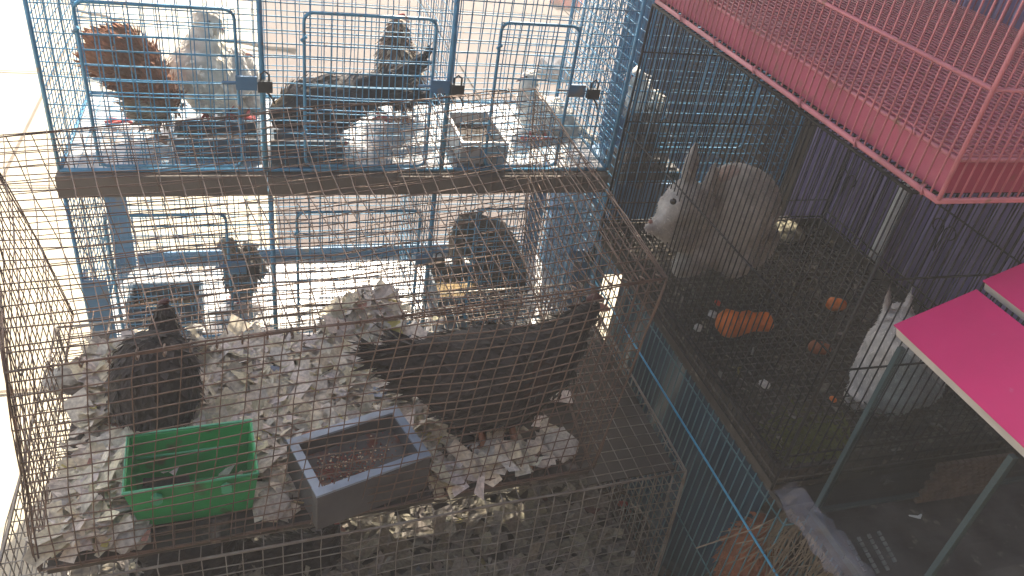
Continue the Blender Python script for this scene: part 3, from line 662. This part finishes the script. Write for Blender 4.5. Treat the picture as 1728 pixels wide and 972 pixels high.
# big black hen facing right
y = .915; T = thing('hen', 'big black hen seen side on with ragged tail to the left', 'hen', atz(820, 745, .70), G2)
mb = MB(); caps(mb, y, [(735,622,54),(790,636,82),(850,632,86),(910,610,62),(950,580,42)]); caps(mb, y, [(950,570,36),(975,545,22),(1000,520,16,.02)]); caps(mb, y, [(735,610,46),(690,605,30),(655,600,16)], flat=.5, ax=(0,1,0)); caps(mb, y, [(815,685,50),(835,712,28)]); caps(mb, y, [(880,650,36),(860,672,30)])
fc = pal((.03,.026,.024), (aty(900,640,y-.05), .03, (.07,.04,.03)))
bo = body('body', mb, .005, M['feather'], T, fc, .002); plumage(bo, T, 2000, .024, .012, (-1,0,-.15), M['feather'], lambda c: (.045,.039,.036), .18, 13)
xs = aty(720,600,y).x
plumage(bo, T, 260, .06, .013, (-1,0,.1), M['feather'], lambda c: (.035,.03,.028), .25, 14, sel=lambda c: c.x < xs, name='tail')
cb = MB(); caps(cb, y+.02, [(995,505,6),(1005,500,7),(1015,505,5)]); cb.build('comb', M['darkcomb'], T, True); cone('beak', aty(1012,518,y+.02), aty(1030,524,y+.02), .008, M['beak'], T); ball('eye', aty(1004,513,y+.0), .004, M['eye'], T)
for px in (805, 858): leg(T, aty(px,700,y-.02), atz(px+12,765,.705), M['leg'], .006, .042, -.6)
# dark hens in the lower cage
for i, (px, py, lb) in enumerate([(330, 925, 'dark hen in the lower cage, under the green feeder'), (500, 930, 'dark hen in the lower cage, under the grey trough'), (985, 900, 'dim brown hen in the lower cage, near its right wall')]):
    y = .95 if i < 2 else 1.0; b_ = aty(px, py, y); T = thing('hen', lb, 'hen', V(b_.x, y, .375), 'hens in the lower cage')
    mb = MB(); caps(mb, y, [(px-50,py+15,34),(px,py+20,52),(px+40,py+10,40)]); caps(mb, y, [(px+45,py,26),(px+62,py-28,14),(px+64,py-40,12)]); caps(mb, y, [(px-60,py+5,24),(px-95,py-10,12)], flat=.5, ax=(0,1,0))
    base = (.035,.03,.028) if i < 2 else (.1,.06,.045)
    fc = pal(base); bo = body('body', mb, .0055, M['feather'], T, fc, .002); plumage(bo, T, 900, .024, .012, (-1,0,-.1), M['feather'], fc, .2, 20+i)
    cb = MB(); caps(cb, y, [(px+62,py-50,5),(px+70,py-50,5)]); cb.build('comb', M['comb'], T, True)
    cone('beak', aty(px+72,py-38,y), aty(px+84,py-34,y), .006, M['beak'], T)
    for dx in (-8, 16):
        hp = aty(px+dx, py+55, y); leg(T, hp, V(hp.x, y, .372), M['legdark'], .005, .03, 0)

# ---------------- black rabbit cage ----------------
bx0, bx1, by0, by1, bz0, bz1 = .72, 1.295, .645, 1.375, .795, 1.292
BC = thing('wire_cage', 'black wire cage with two rabbits under the pink cage', 'cage', (1.0, 1.0, bz0))
def bars(name, c, nu, levels, m, t, r=.0011, rl=.0016, jit=.0008):
    c = [Vector(p) for p in c]; mb = MB()
    for i in range(nu):
        u_ = i/(nu-1); j = random.uniform(-1, 1)*jit; d = (c[1]-c[0]).normalized()*j
        mb.wire([bil(c, u_, 0)+d, bil(c, u_, .5)+d*random.uniform(-1, 2), bil(c, u_, 1)+d], r, 4)
    for v_ in levels: mb.wire([bil(c, 0, v_), bil(c, .5, v_)+V(0, 0, random.uniform(-1, 1)*.001), bil(c, 1, v_)], rl, 5)
    return mb.build(name, m, t, True)
def rc(x0, y0, x1, y1, z0=bz0, z1=bz1): return [(x0,y0,z0),(x1,y1,z0),(x1,y1,z1),(x0,y0,z1)]
bars('side_panel', rc(bx0,by0,bx0,by1), 58, (.0, .08, .5, 1), M['black'], BC)
bars('side_panel', rc(bx1,by0,bx1,by1), 58, (.0, .1, .45, 1), M['black'], BC, .0012, .002)
bars('back_panel', rc(bx0,by1,bx1,by1), 46, (0, .15, .53, .82, 1), M['black'], BC)
bars('front_panel', rc(bx0,by0,bx1,by0), 34, (0, .12, .45, .75, 1), M['black'], BC)
mb = MB(); grid(mb, [(bx0,by0,bz1),(bx1,by0,bz1),(bx1,by1,bz1),(bx0,by1,bz1)], 24, 58, .0011, .0006, 5); mb.build('top_panel', M['black'], BC, True)
mb = MB(); grid(mb, [(bx0,by0,bz0+.012),(bx1,by0,bz0+.012),(bx1,by1,bz0+.012),(bx0,by1,bz0+.014)], 34, 44, .0012, .0008, 5); mb.build('floor_grid', M['gridw'], BC, True)
mb = MB(); mb.box((bx0+.01,by0+.01,bz0-.018), (bx1-.01,by1-.01,bz0-.012))
for (a_, b_) in (((bx0+.004,by0+.004),(bx0+.009,by1-.004)),((bx1-.009,by0+.004),(bx1-.004,by1-.004)),((bx0+.0095,by0+.004),(bx1-.0095,by0+.009)),((bx0+.0095,by1-.009),(bx1-.0095,by1-.004))): mb.box((*a_, bz0-.02), (*b_, bz0+.028))
mb.build('tray', M['soil'], BC)
mb = MB()
for z_ in (bz0+.03, bz1):
    mb.wire([(bx0,by0,z_),(bx1,by0,z_),(bx1,by1,z_),(bx0,by1,z_)], .0026, 6, closed=True)
for (x, y_) in ((bx0,by0),(bx1,by0),(bx1,by1),(bx0,by1)): mb.wire([(x,y_,bz0-.01),(x,y_,bz1)], .0026, 6)
mb.build('frame', M['black'], BC, True)
for (yy, zz) in ((1.34, .945), (1.045, .985), (.80, .98)):     # wire hearts on the right wall
    mb = MB()
    for s_, dz in ((1, .0), (-1, 0)):
        pts = []
        for k in range(15):
            a_ = k/14*math.pi*1.55; rr = .016*(1-.35*k/14)
            pts.append((bx1-.004, yy+s_*(.018-rr*math.cos(a_)*1.0), zz+dz+rr*math.sin(a_)))
        pts = [(bx1-.004, yy, zz-.05), (bx1-.004, yy+s_*.004, zz-.02)]+pts
        mb.wire(pts, .0014, 5)
    mb.build('heart_ornament', M['black'], BC, True)
# litter in the rabbit tray
def reg3(rnd): return rnd.uniform(bx0+.02, bx1-.02), rnd.uniform(by0+.02, by1-.02)
o = litter('rabbit_litter', 170, reg3, lambda x, y_: bz0+.004, 'dark droppings and scraps over the rabbit cage floor', (.004, .012), .3, 21)
# the rabbits
def ear(mb, A, B, r): mb.capsule(A, Vector(A).lerp(Vector(B), .55), r*.7, r, .35, (.7, -.7, 0)); mb.capsule(Vector(A).lerp(Vector(B), .55), B, r, r*.45, .35, (.7, -.7, 0))
GR = 'rabbits in the black cage'
y = 1.17
T = thing('rabbit', 'big grey and white rabbit sitting at the back of the black cage, facing left', 'rabbit', V(.98, 1.17, .808), GR)
mb = MB()
caps(mb, y, [(1235,372,62),(1250,345,66),(1240,330,56)]); caps(mb, y, [(1200,400,48),(1230,410,52)]); caps(mb, y, [(1290,400,26,.02),(1270,425,28)])
caps(mb, y, [(1178,355,40,.0),(1156,338,36,-.03),(1138,350,29,-.045),(1118,372,17,-.06),(1110,378,14,-.06)])
caps(mb, y, [(1165,375,34),(1175,410,30)]); caps(mb, y, [(1150,400,26,-.03),(1118,392,13,-.06),(1094,384,9,-.07)]); caps(mb, y, [(1185,415,38,-.01),(1165,440,28,-.03),(1150,452,18,-.05)]); caps(mb, y, [(1225,420,44,-.01),(1240,435,34,-.03)])
ear(mb, aty(1158,318,y-.02), aty(1172,250,y-.01), .034); ear(mb, aty(1196,330,y-.03), aty(1204,284,y-.02), .030)
fc = pal((.52,.48,.44), (aty(1140,375,y-.06), .045, (.6,.58,.53)), (aty(1136,335,y-.085), .018, (.17,.15,.14)), (aty(1205,345,y-.02), .022, (.3,.26,.23)), (aty(1225,290,y), .02, (.36,.24,.2)), (aty(1140,470,y-.05), .05, (.4,.38,.34)), (aty(1300,360,y+.01), .05, (.34,.3,.27)))
bo = body('body', mb, .0055, M['fur'], T, fc, .0015, 60); plumage(bo, T, 5200, .008, .0022, (.5,0,-.8), M['fur'], fc, .16, 31, name='fur')
ball('eye', aty(1136,340,y-.083), .006, M['eye'], T); ball('nose', aty(1098,374,y-.066), .004, M['beak'], T)
y = .86
T = thing('rabbit', 'white rabbit at the front right of the black cage, beside the pink lid', 'rabbit', V(1.02, .80, .808), GR)
mb = MB(); caps(mb, y-.06, [(1500,640,62),(1512,590,52),(1517,560,36,.04)]); caps(mb, y-.06, [(1470,660,44),(1450,670,26)]); caps(mb, y-.06, [(1540,640,50),(1560,600,40)])
ear(mb, aty(1492,545,y), aty(1500,486,y+.03), .016); ear(mb, aty(1525,545,y), aty(1538,488,y+.03), .016); caps(mb, y-.06, [(1512,555,32,.05),(1515,535,26,.09)])
fc = pal((.78,.74,.7), (aty(1500,495,y), .04, (.4,.33,.3)))
bo = body('body', mb, .0055, M['fur'], T, fc, .0015, 60); plumage(bo, T, 4200, .008, .0022, (0,-.3,-1), M['fur'], fc, .16, 32, name='fur')
ball('eye', aty(1488,560,y-.02), .006, M['eye'], T)
# carrots and scraps
def lump(name, A, B, ra, rb, m, label, cat, group):
    mb = MB(); mb.capsule(A, B, ra, rb); o = mb.build(name, m, None, True)
    for v in o.data.vertices: v.co = v.co+v.normal*(noise.noise(v.co*35)*ra*.4+noise.noise(v.co*110)*ra*.12)
    return tag(o, label, cat, group)
GC = 'carrots in the rabbit cage'; zc = .815
lump('carrot', atz(1228,545,zc+.018), atz(1288,542,zc+.018), .024, .017, M['carrot'], 'largest piece of carrot, thick and whole, below the grey rabbit', 'carrot', GC)
lump('carrot', atz(1217,540,zc+.008), atz(1232,556,zc+.008), .009, .008, M['carrot'], 'thin carrot bit touching the thick carrot on its left', 'carrot', GC)
lump('carrot', atz(1405,512,zc+.01), atz(1417,514,zc+.01), .014, .013, M['carrot'], 'round orange carrot chunk left of the white rabbit ears', 'carrot', GC)
lump('carrot', atz(1378,585,zc+.008), atz(1392,588,zc+.008), .012, .011, mat('dull_carrot', (.3, .09, .03), .7), 'dull brownish carrot piece between the round chunk and the yellow greens', 'carrot', GC)
lump('carrot', atz(1404,672,zc+.004), atz(1407,675,zc+.004), .005, .005, M['carrot'], 'tiny carrot crumb in front of the white rabbit', 'carrot', GC)
lump('carrot', atz(1210,510,zc+.004), atz(1213,513,zc+.004), .005, .005, mat('red_crumb', (.5, .05, .02), .6), 'tiny red crumb just above the thick carrot', 'carrot', GC)
for i, (px, py) in enumerate([(1290,648), (1203,530), (1178,553)]):
    tag(crumple(atz(px, py, .815), .009, (.6,.58,.54), 50+i).build('paper_scrap', M['paper'], attr=True), ['white scrap in front of the dark patch of the rabbit cage', 'white scrap touching the left end of the thick carrot', 'small white scrap at the left bars of the rabbit cage'][i], 'scrap', 'scraps in the rabbit cage')
gm = MB(); rnd = random.Random(8)
for i in range(500):
    q = atz(rnd.gauss(1360, 38), rnd.gauss(745, 22), .808); 
    if q.y < by0+.015 or q.x < bx0+.015: continue
    d = V(rnd.gauss(0,1), rnd.gauss(0,1), rnd.gauss(0,.3)).normalized()*rnd.uniform(.006, .02); s_ = d.cross(V(0,0,1)).normalized()*.002
    gm.add([q-d, q+s_+V(0,0,.003), q+d+V(0,0,.002), q-s_], [(0,1,2,3)])
o = gm.build('wilted_greens', M['green']); o['label'] = 'flattened yellow green leaves at the front corner of the rabbit cage'; o['category'] = 'greens'; stuff(o)
tag(crumple(atz(1330, 392, .815), .034, (.3,.28,.2), 77).build('hay_pad', M['nest']), 'pale clump of hay behind the big grey rabbit', 'hay')

# white strip behind the bars, painting the lit gap at the curtain
mb = MB(); mb.wire([(1.345, 1.22, .05), (1.345, 1.22, 1.16)], .016, 12); tag(mb.build('lit_gap_strip', M['white'], None, True), 'white strip painting the lit gap at the lavender curtain', 'lit_gap_strip')

# ---------------- pink cage ----------------
px0, px1, py0, py1, pz0, pz1 = .72, 1.33, .607, 1.366, 1.303, 1.76
PC = thing('wire_cage', 'pink wire cage with a pink tray on top of the black cage', 'cage', (1.0, 1.0, pz0))
bars('side_panel', rc(px0,py0,px0,py1,pz0,pz1), 52, (0, .28, 1), M['pinkw'], PC, .00125, .0028, .0014)
bars('side_panel', rc(px1,py0,px1,py1,pz0,pz1), 52, (0, .28, 1), M['pinkw'], PC, .00125, .0028, .0014)
bars('front_panel', rc(px0,py0,px1,py0,pz0,pz1), 44, (0, .28, 1), M['pinkw'], PC, .00125, .0024)
bars('back_panel', rc(px0,py1,px1,py1,pz0,pz1), 44, (0, .28, 1), M['pinkw'], PC, .00125, .0024)
mb = MB()
for (x, y_) in ((px0,py0),(px1,py0),(px1,py1),(px0,py1)): mb.wire([(x,y_,pz0),(x,y_,pz1)], .0028, 6)
mb.wire([(px0,py0,pz0-.002),(px1,py0,pz0-.002),(px1,py1,pz0-.002),(px0,py1,pz0-.002)], .0034, 6, closed=True)
mb.wire([(px0+.004,py0+.004,pz0+.047),(px1-.004,py0+.004,pz0+.047),(px1-.004,py1-.004,pz0+.047),(px0+.004,py1-.004,pz0+.047)], .0028, 6, closed=True)
mb.build('frame', M['pinkw'], PC, True)
for yy in [py0+.02+.125*k for k in range(6)]:
    mb = MB()
    mb.wire([(px0-.004,yy,pz0-.004),(px0-.006,yy+.004,pz0+.004),(px0+.003,yy+.008,pz0+.005),(px0+.003,yy+.012,pz0-.003)], .0022, 5)
    mb.build('clip', M['pinkw'], PC, True); mb = MB()
    mb.wire([(px0+.001,yy+.05,pz0+.046),(px0-.001,yy+.054,pz0+.052),(px0+.006,yy+.058,pz0+.05)], .0022, 5)
    mb.build('clip', M['pinkw'], PC, True)
mb = MB(); e = .016
mb.box((px0+e,py0+e,pz0+.004), (px1-e,py1-e,pz0+.007))
for (a_, b_) in (((px0+e-.004,py0+e-.004),(px0+e-.0005,py1-e+.004)),((px1-e+.0005,py0+e-.004),(px1-e+.004,py1-e+.004)),((px0+e,py0+e-.004),(px1-e,py0+e-.0005)),((px0+e,py1-e+.0005),(px1-e,py1-e+.004))): mb.box((*a_, pz0+.002), (*b_, pz0+.044))
mb.build('tray', M['pinkt'], PC)
mb = MB(); grid(mb, [(px0+.006,py0+.006,pz0+.052),(px1-.006,py0+.006,pz0+.052),(px1-.006,py1-.006,pz0+.052),(px0+.006,py1-.006,pz0+.052)], 44, 60, .0012, .0006, 5); mb.build('floor_grid', M['pinkw'], PC, True)
mb = MB(); grid(mb, [(px0,py0,pz1),(px1,py0,pz1),(px1,py1,pz1),(px0,py1,pz1)], 30, 40, .0012, .0006, 4); mb.build('top_panel', M['pinkw'], PC, True)

# ---------------- teal cage below ----------------
TC = thing('wire_cage', 'teal wire cage below the rabbit cage, screened with blue tarpaulin', 'cage', (1.0, 1.0, .25))
bars('side_panel', [(.725,.60,.25),(.725,1.40,.25),(.725,1.40,.77),(.725,.60,.77)], 46, (0, .5, .97), M['teal'], TC, .0012, .0014)
bars('front_panel', [(.725,.60,.25),(1.29,.60,.25),(1.29,.60,.77),(.725,.60,.77)], 30, (0, .5, .97), M['teal'], TC, .0012, .0014)
mb = MB(); mb.wire([(.715, .50, .688),(.715, 1.09, .690),(.715, 1.36, .690)], .0019, 6); mb.build('tie_wire', mat('bright_blue_wire', (.03,.35,.62), .4), TC, True)
mb = MB(); mb.box((.73, .62, .235), (1.29, 1.40, .245)); mb.build('tray', M['floor'], TC)
mb = MB(); n = 24; vs = []
for i in range(n+1):
    for k in range(13):
        yy = .80+i/n*.58; zz = .25+k/12*.5; x = .80+.02*math.sin(i*.9+k*.15)+.02*noise.noise(V(i*.3, k*.2, 1))+(.06*(k/12) if i < 6 else 0)
        vs.append((x, yy-.05*k/12, zz))
mb.add(vs, [(i*13+k, (i+1)*13+k, (i+1)*13+k+1, i*13+k+1) for i in range(n) for k in range(12)]); o = mb.build('tarpaulin', M['tarp'], None, True)
s_ = o.modifiers.new('t', 'SOLIDIFY'); s_.thickness = .002; tag(o, 'creased dark blue tarpaulin hanging inside the teal cage', 'tarpaulin')
y = .74; T = thing('hen', 'rusty orange hen in the teal cage at the bottom of the picture', 'hen', V(.87, .74, .25))
mb = MB(); caps(mb, y, [(1255,985,46),(1262,940,46),(1272,905,30)]); caps(mb, y, [(1280,900,20),(1284,878,13)]); caps(mb, y, [(1290,960,40),(1310,990,30)])
fc = pal((.26,.09,.04), (aty(1290,950,y), .05, (.2,.1,.07)))
bo = body('body', mb, .0055, M['feather'], T, fc, .002); plumage(bo, T, 900, .022, .011, (0,0,-1), M['feather'], fc, .2, 41)
for dx in (0, 30): hp = aty(1262+dx, 1000, y); leg(T, hp, V(hp.x, y, .25), M['leg'], .005, .03)
# shelf below the tank and its wrapped edge
sh = thing('shelf', 'dark shelf board carrying the rabbit cage and glass tank', 'shelf', (1.0, .6, 0))
mb = MB(); mb.box((.765, .10, .757), (1.33, .618, .774)); mb.build('board', M['shelf'], sh)
mb = MB(); mb.box((.73, .62, .762), (1.30, 1.38, .772)); mb.build('board', M['shelf'], sh)
for (x, y_) in ((1.31,.12),(1.31,1.41),(.80,.14)): mb = MB(); mb.box((x-.015,y_-.015,0),(x+.015,y_+.015,.756)); mb.build('leg', M['shelf'], sh)
mb = MB(); rnd = random.Random(4); n = 60; w = 9; vs = []
for i in range(n+1):
    t_ = i/n; c0 = V(.735, .66, .786).lerp(V(.765, .30, .784), t_)
    for k in range(w+1):
        s_ = k/w; off = V(-.008+.032*s_, 0, -.02+.034*math.sin(min(1, s_*1.6)*math.pi/2))
        off.x *= (.5+.5*min(1, t_*5+.3)); p_ = c0+off; p_ += noise.noise_vector(p_*55)*.010+noise.noise_vector(p_*20)*.008; vs.append(p_)
mb.add(vs, [(i*(w+1)+k, (i+1)*(w+1)+k, (i+1)*(w+1)+k+1, i*(w+1)+k+1) for i in range(n) for k in range(w)])
tag(mb.build('plastic_film', M['film'], None, False), 'crumpled clear plastic film wrapped along the shelf edge beside the tank', 'plastic film')
mb = MB(); rnd = random.Random(14)
for i in range(150):
    t_ = rnd.random(); c0 = V(.745, .63, .765).lerp(V(.76, .36, .765), t_**1.3); L = rnd.uniform(.06, .17)
    a_ = V(rnd.gauss(-.1,.22), rnd.gauss(0,.25), -1).normalized()
    mb.wire([c0, c0+a_*L*.5+V(rnd.gauss(0,.006), 0, 0), c0+a_*L+V(rnd.gauss(0,.016), rnd.gauss(0,.014), 0)], rnd.uniform(.0006, .0013), 3)
o = mb.build('straw', M['straw']); o['label'] = 'loose dry straw hanging from under the wrapped shelf edge'; o['category'] = 'straw'; stuff(o)

# ---------------- glass tank with magenta lids ----------------
gx0, gx1, gy0, gy1, gz0, gz1 = .763, 1.32, .200, .597, .779, 1.096
AQ = thing('glass_tank', 'glass tank with dark sealed edges at the lower right, under magenta lids', 'glass tank', (1.0, .4, gz0))
def pane(a_, b_): mb = MB(); mb.box(a_, b_); mb.build('glass_pane', M['glass'], AQ)
pane((gx0, gy0+.006, gz0+.006), (gx0+.004, gy1-.006, gz1)); pane((gx0+.006, gy1-.005, gz0+.006), (gx1-.006, gy1-.001, gz1)); pane((gx1-.004, gy0+.006, gz0+.006), (gx1, gy1-.006, gz1))
mb = MB(); mb.box((gx0, gy0, gz0), (gx1, gy1, gz0+.004)); mb.build('base_plate', mat('dark_tank_floor', (.09, .08, .075), .35, var=.8, scale=14, bump=.4, dirt=((.2, .18, .15), 40, .62)), AQ)
mb = MB()
for (x, y_) in ((gx0, gy1), (gx0, .412), (gx1, gy1)):
    mb.box((x-.002, y_-.006, gz0+.004), (x+.006, y_+.001, gz1+.001)) if x == gx0 else mb.box((x-.006, y_-.006, gz0+.004), (x+.002, y_+.001, gz1+.001))
mb.box((gx0-.003, gy0, gz0-.002), (gx0+.0055, gy1+.002, gz0+.0095))
mb.box((gx0+.006, gy1-.006, gz0-.001), (gx1-.007, gy1+.0015, gz0+.009))
mb.build('sealed_edge', M['frame'], AQ)
# brick-like reflection and light spots of the tank, built as coloured pieces
mb = MB(); rnd = random.Random(2)
for i in range(9):
    for k in range(12):
        q = aty(1545, 850, .578)+V(k*.0125+(i % 2)*.006, 0, i*.0095); mb.box((q.x, q.y, q.z), (q.x+.0105, q.y+.006, q.z+.0075))
tag(mb.build('painted_reflection', M['brick_reflection']), 'tan blocks painting a reflection in the right half of the glass tank', 'reflection')
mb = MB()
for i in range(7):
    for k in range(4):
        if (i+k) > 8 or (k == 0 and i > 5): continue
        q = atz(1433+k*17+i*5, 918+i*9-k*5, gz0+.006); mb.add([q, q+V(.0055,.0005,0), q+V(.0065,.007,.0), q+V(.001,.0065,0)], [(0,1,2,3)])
o = mb.build('painted_light_spots', M['light_spots']); s_ = o.modifiers.new('t', 'SOLIDIFY'); s_.thickness = .002
tag(o, 'pale cells painting light spots on the floor of the glass tank', 'light_spots')
mb = MB(); q = atz(1535, 870, gz0+.006); mb.capsule(q, q+V(.012, -.006, .001), .0015, .003, .4, (0,0,1)); mb.capsule(q+V(.012,-.006,.001), q+V(.02,-.002,.001), .003, .0012, .4, (0,0,1)); tag(mb.build('feather', M['white'], None, True), 'small white feather on the tank floor', 'feather')
def lid(A, Bf, Dr, th, label):
    A, Bf, Dr = Vector(A), Vector(Bf), Vector(Dr); Cc = Bf+(Dr-A); up = (Bf-A).cross(Dr-A).normalized(); up = up if up.z > 0 else -up
    t = thing('lid', label, 'lid', A, 'magenta lids of the glass tank')
    mb = MB(); mb.hexa([A-up*.0012, Bf-up*.0012, Cc-up*.0012, Dr-up*.0012], [A, Bf, Cc, Dr]); mb.build('top_sheet', M['lid'], t)
    k = .004; i_ = (Dr-A).normalized()*k+(Bf-A).normalized()*k*0
    mb = MB(); mb.hexa([A+i_-up*th, Bf+i_-up*th, Cc-up*th, Dr-up*th], [A+i_-up*.0016, Bf+i_-up*.0016, Cc-up*.0016, Dr-up*.0016]); mb.build('foam_core', M['lidedge'], t)
A = atx(1508, 548, .757); B = atx(1728, 755, .757); B = A+(B-A)*1.5
d = ray(1648, 488); 
# right far corner: same y as A
D = aty(1648, 488, A.y); lid(A, B, D, .022, 'magenta board with white foam edge, the nearer of the two tank lids')
A2 = aty(1653, 482, A.y+.004)+V(0,0,.008); D2 = A2+(D-A)*1.3; lid(A2, A2+(B-A), D2, .018, 'magenta board behind and to the right of the nearer lid')

# ---------------- far ground bits ----------------
def stick(px0_, py0_, px1_, py1_, label, r=.012):
    a_, b_ = atz(px0_, py0_, .025), atz(px1_, py1_, .025); mb = MB()
    mb.wire([a_.lerp(b_, k/6)+noise.noise_vector(V(k*.8, px0_, 0))*.025*V(1,1,0).length*.5 + V(0,0,.0) for k in range(7)], r, 6)
    o = mb.build('stick', M['wood'], None, True); tag(o, label, 'stick', 'sticks on the pavement')
stick(375, 68, 500, 86, 'brown stick lying across the edge of the pinkish paving', .014)
stick(128, 18, 205, 34, 'thin stick on the cream pavement at the top left', .01)
mb = crumple(V(1.8, 4.52, .05), .11, (1,1,1), 5); tag(mb.build('cloth_heap', M['greyc']), 'small grey cloth heap on the paving beyond the white dove', 'cloth')
mb = crumple(V(2.42, 6.1, .06), .12, (1,1,1), 6); tag(mb.build('red_rag', M['red']), 'red rag on the paving at the top edge of the picture', 'rag')
